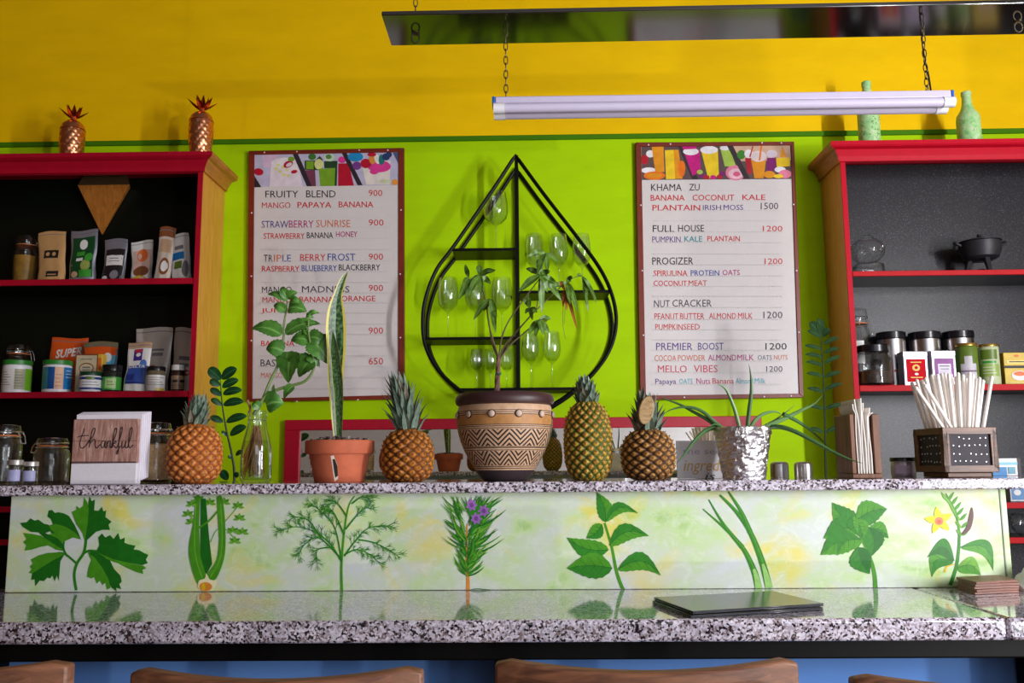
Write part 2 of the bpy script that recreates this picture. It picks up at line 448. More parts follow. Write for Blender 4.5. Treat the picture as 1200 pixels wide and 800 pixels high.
MB().box(-1.95, 1.95, 1.98, 2.019, 0.0, 0.09).build('kick_rail', BLACKM, bar)

def mural_paint():
    t = NT('mural_ground'); v = t.obj((1, 1, 1.5))
    f = t.noise(v, 6.5, 5, 0.55, 0.5); g = t.noise(t.obj((1, 1, 1.2), (0, 0.6, 0)), 6.2, 3, 0.55, 0.6); h = t.noise(v, 22, 5, 0.7, 1.0)
    c = t.ramp(f, [(0.28, rgb(150, 194, 100)), (0.40, rgb(196, 222, 160)), (0.52, rgb(206, 218, 194)), (0.7, rgb(212, 218, 218))])
    c = t.mix(t.ramp(g, [(0.55, (0, 0, 0, 1)), (0.70, (0.8, 0.8, 0.8, 1))]), c, rgb(228, 214, 84))
    c = t.mix(t.ramp(h, [(0.5, (0, 0, 0, 1)), (0.75, (0.55, 0.55, 0.55, 1))]), c, rgb(234, 240, 230))
    t.bump(t.noise(v, 40, 4, 0.6, 2), 0.12, 0.002)
    return t.set(c, 0.35)
panel = thing('herb_mural', 'long white and green panel painted with eight herbs between the granite slabs', 'mural', (0, YP, ZK))
MB().box(PX0, PX1, YP, YP + 0.05, ZK + 0.0005, ZT - 0.0265).build('board', mural_paint(), panel, bevel=0.002)
xs = P(1176, 640, YP).x
MB().box(xs, xs + 0.003, YP - 0.002, YP, ZK + 0.001, ZT - 0.027).build('edge_strip', plain(150, 160, 140), panel)
def pc(*c): return plain(*c, 0.4, 0.0, 0.4, 0.14, 60)
G1, G2, G3, G4 = pc(20, 104, 18), pc(70, 146, 24), pc(40, 126, 24), pc(108, 170, 50)
YFL, YFD, PURP, ORG, CRM, BRN = pc(238, 214, 20), pc(222, 180, 20), pc(150, 100, 176), pc(220, 140, 46), pc(236, 226, 180), pc(92, 60, 54)
def crop(ox, oy, s):
    return lambda pts: [(ox + x / s, oy + y / s) for x, y in pts]
def mural(name, fn):
    F = Flat(YP - 0.0008, (ZK + 0.0012, ZT - 0.0275), 2e-6 if 'dill' in name else 1e-5); fn(F); return F.done(name, panel)
A = crop(0, 560, 3.3333); B = crop(300, 560, 3.3333); C = crop(600, 560, 3.3333); D = crop(900, 560, 3.3333)

def parsley(F):
    F.line(curve2(A([(298, 438), (290, 380), (300, 335), (328, 290), (336, 240)])), 3.2, G3)
    F.line(curve2(A([(302, 336), (275, 312), (252, 296), (225, 292)])), 2.6, G3)
    F.line(curve2(A([(322, 300), (345, 284), (385, 286)])), 2.6, G3)
    F.line(curve2(A([(262, 305), (248, 275), (250, 240)])), 2.6, G3)
    F.poly(A([(315, 235), (290, 225), (255, 242), (215, 236), (183, 188), (207, 180), (199, 160), (185, 150), (190, 127), (203, 124), (215, 136), (228, 133), (250, 138), (270, 148), (290, 180), (305, 210)]), G1)
    F.poly(A([(318, 240), (285, 232), (240, 252), (205, 246), (180, 222), (215, 214), (185, 190), (215, 178), (258, 190), (292, 212)]), G2)
    F.poly(A([(255, 300), (250, 285), (215, 278), (190, 258), (170, 230), (150, 212), (120, 210), (88, 190), (78, 175), (105, 172), (119, 157), (135, 166), (150, 162), (172, 178), (190, 182), (200, 205), (178, 215), (225, 235), (250, 262)]), G1)
    F.poly(A([(250, 283), (215, 276), (188, 263), (160, 268), (122, 280), (95, 283), (103, 262), (90, 250), (103, 238), (90, 214), (125, 218), (160, 225), (200, 250)]), G2)
    F.poly(A([(252, 298), (236, 325), (230, 400), (222, 380), (214, 404), (205, 380), (196, 392), (185, 388), (172, 402), (155, 400), (138, 422), (135, 395), (122, 398), (126, 370), (160, 345), (200, 320)]), G1)
    F.poly(A([(252, 298), (225, 290), (185, 292), (150, 302), (120, 318), (128, 334), (116, 345), (124, 356), (112, 370), (126, 372), (160, 350), (205, 322)]), G2)
    F.poly(A([(330, 246), (340, 150), (345, 95), (350, 66), (358, 90), (371, 84), (368, 126), (385, 128), (398, 112), (404, 130), (415, 126), (412, 152), (436, 170), (424, 182), (430, 202), (400, 202), (375, 210), (345, 238)]), G1)
    F.poly(A([(331, 246), (322, 215), (298, 180), (280, 132), (298, 124), (298, 108), (312, 118), (325, 108), (328, 74), (341, 94), (347, 120), (342, 180)]), G2)
    F.poly(A([(340, 284), (375, 287), (388, 262), (384, 232), (398, 216), (412, 232), (430, 222), (444, 238), (462, 214), (470, 240), (488, 232), (486, 252), (500, 258), (530, 264), (522, 278), (545, 282), (562, 292), (580, 300), (570, 318), (578, 332), (556, 340), (500, 330), (440, 322), (400, 308)]), G1)
    F.poly(A([(380, 290), (440, 316), (500, 330), (560, 342), (572, 352), (556, 358), (560, 374), (530, 366), (500, 352), (460, 332), (425, 320)]), G2)
    F.poly(A([(345, 288), (385, 298), (430, 322), (446, 355), (470, 380), (476, 404), (466, 414), (474, 434), (454, 428), (456, 442), (436, 428), (420, 400), (390, 345)]), G1)
    F.poly(A([(342, 288), (356, 320), (345, 350), (340, 385), (358, 392), (368, 386), (378, 412), (390, 400), (400, 418), (412, 408), (418, 436), (432, 428), (424, 395), (400, 350), (370, 310)]), G2)
mural('painted_parsley', parsley)
def celery(F):
    for pts in ([(870, 180), (905, 140), (930, 110)], [(822, 250), (850, 200), (900, 205), (940, 208)], [(890, 205), (915, 235)]):
        F.line(curve2(A(pts)), 1.1, G4)
    for cx, cy in ((930, 103), (936, 150), (948, 205), (910, 200), (918, 240), (735, 135), (750, 96), (776, 76), (876, 88), (820, 90), (748, 165)):
        for k in range(5):
            a = R(-90 + (k - 2) * 52); F.blade(*A([(cx, cy + 8), (cx + 26 * math.cos(a), cy + 8 + 22 * math.sin(a))]), 3.6, G2 if k % 2 else G4)
    F.poly(A([(784, 80), (804, 80), (816, 220), (829, 335), (806, 376), (782, 335)]), G1)
    F.poly(curve2(A([(768, 66), (780, 72), (778, 200), (785, 310), (806, 392), (776, 418), (748, 350), (737, 275), (752, 190)]), 4), G2)
    F.poly(curve2(A([(846, 72), (868, 76), (880, 180), (878, 300), (845, 392), (812, 396), (806, 378), (846, 320), (856, 240)]), 4), G2)
    F.line(curve2(A([(765, 100), (760, 230), (765, 310), (790, 390)])), 1.2, G4); F.line(curve2(A([(862, 100), (868, 230), (858, 320), (822, 385)])), 1.2, G4)
    F.line(curve2(A([(776, 195), (815, 168), (850, 130)])), 2.2, G2)
    F.poly(curve2(A([(772, 425), (778, 400), (800, 392), (806, 372), (820, 396), (846, 402), (838, 430), (815, 442), (790, 440), (772, 425)]), 3), CRM)
    F.ell(*A([(803, 424)])[0], 7.5, 5.4, ORG); F.ell(*A([(795, 424)])[0], 2.2, 4, YFD)
mural('painted_celery', celery)
def dill(F):
    rnd = random.Random(3)
    F.line(curve2(B([(335, 442), (334, 330), (346, 200), (362, 110), (385, 70)])), 3.4, G2, 1.2)
    br = [[(335, 330), (300, 270), (240, 215), (160, 190), (90, 205)], [(335, 330), (310, 200), (265, 140), (215, 100)], [(338, 320), (250, 235), (195, 255), (165, 300)],
          [(255, 235), (205, 165), (150, 150)], [(345, 305), (385, 250), (440, 195), (520, 185)], [(345, 300), (390, 280), (440, 295), (480, 330)], [(400, 240), (470, 255), (550, 300)],
          [(350, 200), (400, 140), (440, 110)], [(355, 150), (320, 100), (290, 85)], [(375, 100), (410, 75), (440, 80)], [(300, 270), (240, 280), (240, 330)], [(345, 220), (300, 130), (270, 130)]]
    bl = pc(86, 120, 130)
    for b in br:
        c = curve2(B(b), 5); F.line(c, 1.9, G3, 0.7)
        for i in range(4, len(c)):
            for k in range(2):
                x, y = c[i]; px, py = c[i - 1]; a = math.atan2(y - py, x - px) + rnd.uniform(-1.1, 1.1); l = rnd.uniform(6, 13)
                ex, ey = x + l * math.cos(a), max(579.5, y + l * math.sin(a))
                F.line([(x, y), (ex, ey)], 0.7, rnd.choice((G1, G3, G3, G2, bl)), 0.4)
                for q in (-0.6, 0.5):
                    F.line([((x + ex) / 2, (y + ey) / 2), ((x + ex) / 2 + l * .6 * math.cos(a + q), max(579.5, (y + ey) / 2 + l * .6 * math.sin(a + q)))], 0.6, rnd.choice((G1, G3, G2, G4)), 0.3)
mural('painted_dill', dill)
def rosemary(F):
    rnd = random.Random(5)
    F.line(curve2(B([(828, 448), (828, 380), (822, 300), (825, 180)])), 4.6, ORG, 1.5)
    F.line(curve2(B([(780, 440), (815, 444), (860, 432), (935, 440)])), 0.9, G3)
    for i in range(190):
        y = rnd.uniform(120, 385); sgn = rnd.choice((-1, 1, 1)); l = rnd.uniform(80, 160) * (1 if y < 300 else 0.7)
        a = R(rnd.uniform(22, 82)); x0 = 825 + rnd.uniform(-4, 4) + (sgn * rnd.uniform(0, 26) if y < 220 else 0)
        tx = x0 + sgn * l * math.cos(a) * (0.75 if sgn < 0 else 1); ty = max(66, y - l * math.sin(a))
        F.blade(*B([(x0, y), (tx, ty)]), rnd.uniform(1.4, 2.2), rnd.choice((G1, G3, G3, G2, G4)), rnd.uniform(0, .12) * sgn)
    for tx in (800, 815, 840, 860, 900, 950, 970):
        F.blade(*B([(845, 160), (tx, 66 + abs(tx - 840) * 0.1)]), 2.6, G3)
    for cx, cy in ((842, 105), (860, 158), (890, 128)):
        for k in range(7):
            a = 2 * PI * k / 7 + cx; F.blade(*B([(cx, cy), (cx + 24 * math.cos(a), cy + 26 * math.sin(a))]), 4.2, PURP)
        F.ell(*B([(cx, cy)])[0], 2.6, 2.8, pc(116, 66, 140))
mural('painted_rosemary', rosemary)
def leafp(F, base, tip, w, m1, m2, bend=0.0, cr=C, veins=4, serr=True):
    (x0, y0), (x1, y1) = cr([base, tip]); dx, dy = x1 - x0, y1 - y0; l = math.hypot(dx, dy); nx, ny = -dy / l, dx / l; w /= 3.333
    def pt(t, k):
        off = bend * l * math.sin(PI * t); ww = w / 2 * math.sin(PI * (min(t, 1) ** 0.75)) * k
        return (x0 + dx * t + nx * (off + ww), y0 + dy * t + ny * (off + ww))
    n = 14; top = []; bot = []
    for i in range(n + 1):
        j = 1 + (0.10 if (serr and i % 2) else 0)
        top.append(pt(i / n, j)); bot.append(pt(i / n, -j))
    mid = [pt(i / n, 0) for i in range(n + 1)]
    F.poly(top + mid[-2:0:-1], m1); F.poly(bot + mid[-2:0:-1], m2)
    F.line(mid[:-1], 1.0, G1, 0.4)
    for v in range(1, veins + 1):
        q = v / (veins + 1.3)
        for k in (0.72, -0.72):
            F.line([pt(q, 0), pt(min(q + 0.14, 0.97), k)], 0.7, G1, 0.3)
def basil(F):
    F.line(curve2(C([(438, 446), (410, 370), (390, 270), (362, 175)])), 4.2, G2, 2.4)
    for b, t_, w, bend in (((366, 172), (330, 54), 58, 0.1), ((366, 170), (494, 138), 46, -0.3), ((352, 180), (290, 235), 54, -0.1), ((380, 262), (536, 226), 68, -0.22), ((378, 280), (214, 232), 74, -0.12),
                     ((392, 352), (214, 352), 96, 0.06), ((414, 356), (582, 380), 70, -0.26)):
        leafp(F, b, t_, w, G2, G3, bend)
mural('painted_basil', basil)
def chives(F):
    g5 = pc(150, 200, 110)
    for pts, w0, w1 in (([(965, 438), (945, 360), (900, 270), (830, 195), (745, 120)], 9, 1), ([(900, 270), (830, 185), (768, 84)], 6, 1), ([(1005, 430), (975, 320), (930, 210), (875, 130), (812, 66)], 9, 2.5), ([(930, 210), (895, 130), (845, 52)], 6.5, 2)):
        c = curve2(C(pts)); F.line(c, w0, G3, w1); F.line([(x + .8, y) for x, y in c], w0 * .3, G2, w1 * .4)
    for b in ([(965, 438), (957, 395), (945, 355)], [(1005, 430), (993, 380), (980, 335)]):
        F.line(curve2(C(b)), 9, g5, 3)
mural('painted_chives', chives)
def mint(F):
    F.line(curve2(D([(420, 430), (415, 370), (395, 300), (350, 200)])), 5.5, G2, 3)
    for b, t_, w, bend in (((355, 180), (250, 95), 84, -0.14), ((345, 165), (466, 120), 92, -0.1), ((390, 200), (472, 235), 60, -0.2), ((392, 190), (404, 306), 80, -0.14), ((350, 195), (217, 235), 96, 0.1), ((350, 232), (206, 300), 96, 0.1),
                           ((365, 240), (270, 302), 80, 0.24), ((352, 270), (398, 374), 84, 0.1), ((345, 160), (372, 236), 64, -0.05), ((330, 150), (350, 215), 44, 0.1)):
        leafp(F, b, t_, w, G3, G2 if b[0] % 4 else G1, bend, D)
mural('painted_mint', mint)
def vanilla(F):
    F.line(curve2(D([(712, 418), (735, 350), (745, 280), (748, 215)])), 4.4, G3, 3)
    F.line(curve2(D([(690, 368), (700, 345), (730, 336)])), 3, YFD, 1)
    leafp(F, (724, 325), (640, 388), 70, G2, G3, 0.42, D, 2, False); leafp(F, (728, 322), (622, 310), 70, G3, G1, 0.45, D, 2, False)
    leafp(F, (752, 270), (880, 362), 62, G2, G3, -0.34, D, 2, False); leafp(F, (740, 350), (832, 380), 70, G2, G4, -0.26, D, 2, False)
    for i, (x, y) in enumerate(((690, 55), (705, 70), (718, 90), (728, 110), (740, 130), (745, 160), (748, 190))):
        for s_ in (-1, 1):
            F.blade(*D([(x + 12, y + 36), (x + 12 + s_ * 26, y - 2 + i * 2)]), 3.4, G2 if s_ > 0 else G4)
    F.line(D([(695, 60), (735, 130), (750, 220)]), 1.2, G2, 2.4)
    F.poly(curve2(D([(752, 220), (775, 190), (795, 114), (803, 150), (790, 200), (760, 222)]), 4), BRN)
    for k in range(5):
        a = R(-100 + 72 * k); F.blade(*D([(668, 166), (668 + 58 * math.cos(a), 166 + 56 * math.sin(a))]), 8.5, YFL, 0.0)
    F.ell(*D([(668, 168)])[0], 5.2, 5.0, pc(226, 130, 90)); F.ell(*D([(668, 170)])[0], 2.6, 2.4, pc(200, 90, 70))
mural('painted_vanilla_orchid', vanilla)

# ---------------------------------------------------------------- cabinets
def crown(parent, xa, xb, side, yf, z0, z1, over, mfront, mside):
    """moulding: front piece and the side return meeting in a mitre"""
    h = z1 - z0
    prof = [(0.0, z0), (0.012, z0), (0.014, z0 + 0.22 * h), (0.3 * over, z0 + 0.3 * h), (0.55 * over, z0 + 0.62 * h), (0.9 * over, z0 + 0.7 * h), (over, z0 + 0.78 * h), (over, z1), (-0.004, z1)]
    xe = xb if side > 0 else xa; xo = xa if side > 0 else xb
    n = len(prof)
    a = [(xo, yf - o, z) for o, z in prof]; b = [(xe + side * o, yf - o, z) for o, z in prof]; c = [(xe + side * o, 3.945, z) for o, z in prof]
    for nm, p, q, m in (('crown_moulding', a, b, mfront), ('side_moulding', b, c, mside)):
        MB().add(p + q, [tuple(range(n)), tuple(range(2 * n - 1, n - 1, -1))] + [(i, i + n, (i + 1) % n + n, (i + 1) % n) for i in range(n)]).build(nm, m, parent, smooth=30)
def cabinet(name, label, xa, xb, side, yf, ztop, zopen, zcrown, over, shelves, mred, mside, mcr, mback):
    t = thing(name, label, 'cabinet', ((xa + xb) / 2, 3.8, 0)); th = 0.02; yb = 3.947
    for x in (xa, xb - th):
        MB().box(x, x + th, yf + 0.0015, yb, 0, ztop - 0.002).build('side_panel', mside, t)
        MB().box(x - 0.0006, x + th + 0.0006, yf - 0.004, yf + 0.001, 0, ztop - 0.002).build('face_strip', mred, t)
    MB().box(xa + th + .001, xb - th - .001, yb - 0.012, yb, 0, ztop - 0.003).build('back_panel', mback, t)
    MB().box(xa, xb, yf - over + .004, yb, ztop - 0.0018, ztop + 0.004).build('top_board', mred, t)
    MB().box(xa + th + .001, xb - th - .001, yf - .003, yf + 0.016, zopen, ztop - 0.003).build('header', mred, t)
    for x0, x1 in ((xa + th + .0006, xa + th + .004), (xb - th - .004, xb - th - .0006)):
        MB().box(x0, x1, yf + 0.02, yb - 0.0125, 0.005, zopen).build('lining', mback, t)
    for z, h in shelves:
        sh_ = MB().box(xa + th + .0045, xb - th - .0045, yf + .012, yb - 0.0125, z - h, z).build('shelf', mback, t)
        MB().box(xa + th + .0045, xb - th - .0045, yf, yf + .0117, z - h, z).build('shelf_edge', REDSH if mred is REDR else mred, sh_, bevel=0.002)
    crown(t, xa, xb, side, yf - .004, zcrown, ztop, over, mred, mcr)
    return t
YLF, YRF = 3.67, 3.69
zl1 = P(115, 326.5, YLF).z; zl2 = P(115, 458.5, YLF).z
zlt = P(240, 177.5, 3.61).z
XLC = -1.40
cabinet('open_cabinet', 'tall open cabinet with dark red trim, black inside, on the left wall', -2.75, XLC, 1, YLF, zlt, P(150, 203.5, YLF).z, P(150, 203, YLF).z, 0.06,
        [(zl1, .026), (zl2, .026), (P(4, 593.5, YLF).z, .024), (P(4, 632, YLF).z, .024), (0.12, .024)], REDL, OAK, CROWNWOOD, BLACKL)
zr1 = P(1100, 316.5, YRF).z; zr2 = P(1100, 450.5, YRF).z; zr3 = P(1192, 588.5, YRF).z; zr4 = P(1192, 629.5, YRF).z
zrt = P(1090, 164.5, 3.64).z
XRC = 1.368
cabinet('open_cabinet', 'tall open cabinet with bright red trim, charcoal inside, behind the straws', XRC, 2.75, -1, YRF, zrt, P(1100, 189, YRF).z, P(1100, 189, YRF).z, 0.055,
        [(zr1, .022), (zr2, .026), (zr3, .024), (zr4, .024), (0.12, .024)], REDR, OAK, CROWNWOOD, BLACKR)
# low back counter between the cabinets (behind the bar)
t = thing('back_counter', 'low granite topped counter against the green wall behind the bar', 'counter', (0, 3.7, 0))
MB().box(-1.36, 1.33, 3.36, 3.945, 0.87, 0.9).build('worktop', GRANITE, t, bevel=0.003)
MB().box(-1.34, 1.31, 3.42, 3.94, 0.0, 0.8695).build('carcass', BLUEP, t)

# ---------------------------------------------------------------- mirror
t = thing('wall_mirror', 'long low wall mirror in a bright red frame behind the pots', 'mirror', (0, 3.94, 1.2))
x0 = P(333, 520, 3.92).x; x1 = P(893, 495, 3.92).x; zt = P(600, 489.5, 3.92).z; zb = 0.93; fw = 0.068; fh = 0.047
for a in ((x0, x1, zt - fh, zt), (x0, x1, zb, zb + fh), (x0, x0 + fw, zb + fh, zt - fh), (x1 - fw, x1, zb + fh, zt - fh)):
    MB().box(a[0], a[1], 3.922, 3.949, a[2], a[3]).build('frame_rail', FRAMERED, t, bevel=0.003)
MB().box(x0 + fw, x1 - fw, 3.938, 3.948, zb + fh, zt - fh).build('mirror_glass', MIRROR, t)

# ---------------------------------------------------------------- hanging plank and tube lamp
pl = thing('hanging_plank', 'long glossy black plank hung on chains above the tube lamp', 'plank', tuple(P(452, 32, 2.285)))
c = [P(447, 18, 2.2), P(457, 50, 2.373)]
zL = c[0].z; zR = P(1200, 4, 2.2).z; xR_ = 1.75; k = (zR - zL) / (P(1200, 4, 2.2).x - c[0].x)
def pz(x): return zL + k * (x - c[0].x)
a = [(c[0].x, 2.2, zL), (xR_, 2.2, pz(xR_)), (xR_, 2.373, pz(xR_)), (c[0].x, 2.373, zL)]
MB().hexa(a, [(x, y, z + 0.012) for x, y, z in a]).build('board', BLACKGLOSS, pl, bevel=0.002)
for px, py in ((487, 38), (1192, 24)):
    q = P(px, py - 6, 2.3); z = pz(q.x)
    m = MB(); m.tube([(q.x + 0.011 * math.cos(i * PI / 8), 2.3, z - 0.016 + 0.014 * math.sin(i * PI / 8)) for i in range(16)], 0.0022, 6, True)
    m.lathe([(0.012, z - 0.002), (0.012, z + 0.0002), (0.0, z + 0.0002)], (q.x, 2.3, 0), 12); m.build('hook', CHAINM, pl)
def chain(name, label, x, y, z0, z1, cat='chain', step=0.0205):
    m = MB(); n = max(2, round((z1 - z0) / step)); st = (z1 - z0) / n
    for i in range(n):
        zc = z0 + (i + .5) * st; L = st * 0.62; wd = 0.0055; pts = []
        for kx in range(14):
            a = 2 * PI * kx / 14; u = wd * math.cos(a); vv = L * math.sin(a)
            pts.append((x + (u if i % 2 else 0), y + (0 if i % 2 else u), zc + vv))
        m.tube(pts, 0.0015, 5, True)
    o = m.build(name, CHAINM, loc=(x, y, z0)); tag(o, label, cat)
YT = 2.285
fl = P(577, 122, YT); fr = P(1114, 114.5, YT)
lamp = thing('tube_lamp', 'white twin tube fluorescent lamp hung on chains below the black plank', 'lamp', tuple((fl + fr) / 2))
kz = (fr.z - fl.z) / (fr.x - fl.x)
def fz(x): return fl.z + kz * (x - fl.x)
def bar_(m, xa, xb, y0, y1, dz0, dz1):
    m.hexa([(xa, y0, fz(xa) + dz0), (xb, y0, fz(xb) + dz0), (xb, y1, fz(xb) + dz0), (xa, y1, fz(xa) + dz0)], [(xa, y0, fz(xa) + dz1), (xb, y0, fz(xb) + dz1), (xb, y1, fz(xb) + dz1), (xa, y1, fz(xa) + dz1)])
m = MB(); bar_(m, fl.x + .008, fr.x - .008, YT - .022, YT + .022, -0.008, 0.013); m.build('housing', LILAC, lamp, bevel=0.003)
for xa, xb in ((fl.x, fl.x + .0078), (fr.x - .0078, fr.x)):
    m = MB(); bar_(m, xa, xb, YT - .0225, YT + .0225, -0.0085, 0.0135); m.build('end_cap', BLUECAP, lamp, bevel=0.002)
for y in (YT - 0.024, YT + 0.02):
    dz = -0.0225
    m = MB(); m.tube([(fl.x + .035, y, fz(fl.x) + dz), (fr.x - .035, y, fz(fr.x) + dz)], 0.013, 16); m.build('tube', TUBEM, lamp)
    for xa, xb, xt in ((fl.x + .004, fl.x + .0345, fl.x), (fr.x - .0345, fr.x - .004, fr.x)):
        m = MB(); m.tube([(xa, y, fz(xa) + dz), (xb, y, fz(xb) + dz)], 0.0145, 16); m.build('lamp_holder', WHITEP, lamp)
for px, nm in ((593, 'left'), (1087, 'right')):
    x = P(px, 112, YT).x
    chain('lamp_chain', 'brown metal chain holding the %s end of the tube lamp' % nm, x, YT, fz(x) + 0.0135, pz(x) - 0.0005)
for px, nm in ((487, 'near its left end'), (1199, 'at the upper right corner')):
    x = P(px, 5, 2.3).x
    chain('plank_chain', 'metal chain above the black plank %s' % nm, x, 2.3, pz(x) + 0.0125, ZC, step=0.022)
x = P(1084, 60, YT + .015).x
m = MB().tube(spline([(x - .004, YT + .02, pz(x) - .001), (x - .002, YT + .02, pz(x) - .08), (x + .006, YT + .018, pz(x) - .15), (x + .008, YT + .015, fz(x) + .0145)], 6), 0.0025, 6)
tag(m.build('power_cord', BLACKM, loc=(x, YT, fz(x))), 'thin black cord beside the right chain of the tube lamp', 'cord')

# ---------------------------------------------------------------- menu boards
TXT = {k: plain(*v, 0.5, 0.0, 0.3, 0.0) for k, v in dict(k=(44, 38, 44), d=(70, 60, 76), r=(206, 40, 44), o=(212, 110, 70), p=(86, 60, 140), m=(176, 40, 120), b=(50, 70, 160), t=(0, 140, 150), c=(40, 170, 190), g=(110, 110, 130), pk=(206, 70, 90)).items()}
DASH = plain(206, 202, 202, 0.5, var=0.02)
def menu_board(label, outer, inner, strip_y, lines, dashes, draw, pins):
    YB = 3.925; b = thing('menu_board', label, 'menu board', tuple(P(sum(p[0] for p in outer) / 4, outer[2][1], 3.94)))
    o = [P(*p, YB) for p in outer]; i_ = [P(*p, YB) for p in inner]; d = Vector((0, 0.024, 0))
    for k in range(4):
        q = [o[k], o[(k + 1) % 4], i_[(k + 1) % 4], i_[k]]
        MB().hexa(q, [p + d for p in q]).build('frame_rail', FRAMEBR, b, bevel=0.0015)
    s = [P(*p, YB + 0.006) for p in inner]
    sheet = MB().hexa(s, [p + Vector((0, 0.01, 0)) for p in s]).build('sheet', SHEET, b)
    F = Flat(YB + 0.0056)
    for y, a0, a1 in dashes:
        x = a0
        while x < a1: F.line([(x, y), (min(x + 3.2, a1), y - .02)], 0.5, DASH); x += 5.0
    F.done('ruled_lines', sheet)
    F = Flat(YB + 0.0055); draw(F); F.done('picture_strip', sheet)
    for ln in lines:
        for (body, x0, x1, yb, yt, c, bold) in ln:
            F = Flat(YB + 0.0052); F.word(body, x0, x1, yb, yt, TXT[c], bold); F.done('lettering', sheet)
    for px, py in pins:
        q = P(px, py, YB); pin = MB().lathe([(0.0, 0), (0.0035, 0.0003), (0.0035, 0.002), (0.0, 0.0034)], (0, 0, 0), 10).build('pin', WHITEP, b, world=False)
        pin.rotation_euler = (PI / 2, 0, 0); pin.location = q - b.location + Vector((0, -0.0001, 0))
    return b
B_, T_ = 0.006, 0.0
L1 = [[('FRUITY', 311, 349.6, 231.4, 223.5, 'k', 0), ('BLEND', 358.8, 393.4, 231.2, 223, 'k', 0), ('900', 432, 448, 229.8, 222.4, 'r', 0)],
      [('MANGO', 307, 340.5, 244, 237, 'r', B_), ('PAPAYA', 348.6, 388.5, 243.4, 236.6, 'r', B_), ('BANANA', 397, 437.5, 242.8, 236, 'r', B_)],
      [('STRAW', 306.6, 338, 267, 258.6, 'p', 0), ('BERRY', 338.6, 367.5, 266.6, 258.2, 'm', 0), ('SUNRISE', 370.6, 410.4, 266, 257.6, 'o', 0), ('900', 432, 449.5, 264.4, 257, 'r', 0)],
      [('STRAWBERRY', 309, 357, 280, 273, 'r', B_), ('BANANA', 359.6, 390.4, 279, 272, 'k', B_), ('HONEY', 393.7, 419, 277.6, 271, 'm', B_)],
      [('TR', 309, 319.5, 306.6, 298.4, 'd', 0), ('IP', 321, 330, 306.6, 298.4, 'o', 0), ('LE', 331, 341, 306.4, 298.4, 'b', 0), ('BERRY', 351.7, 381.5, 305.6, 297.6, 'r', 0), ('FROST', 384, 416.5, 305.2, 297, 'b', 0), ('900', 432, 449, 304.4, 297, 'r', 0)],
      [('RASPBERRY', 307, 351, 318.4, 311.4, 'r', B_), ('BLUEBERRY', 353.5, 395, 317.6, 310.6, 'b', B_), ('BLACKBERRY', 397, 445.5, 316.8, 309.6, 'k', B_)],
      [('MANGO', 307, 342, 343.4, 335.6, 'd', 0), ('MADNESS', 353.9, 409.5, 342.6, 335, 'd', 0), ('900', 432, 449, 341, 333.6, 'r', 0)],
      [('MANGO', 307.5, 341, 354.4, 348, 'r', B_), ('BANANA', 351, 391, 354, 347.4, 'r', B_), ('ORANGE', 400, 440, 353, 346.4, 'r', B_)],
      [('JUICE', 306, 340, 367.6, 361, 'r', B_)],
      [('900', 432, 449, 391, 383.4, 'r', 0)],
      [('BANANA', 306, 345, 405.4, 399, 'r', B_), ('KE', 371, 380, 404, 398.4, 'c', B_)],
      [('BASIC', 305.4, 333, 429.4, 421, 'k', 0), ('650', 432, 449, 427, 419, 'r', 0)],
      [('MANGO', 306, 331, 442.6, 436.4, 'o', 0)]]
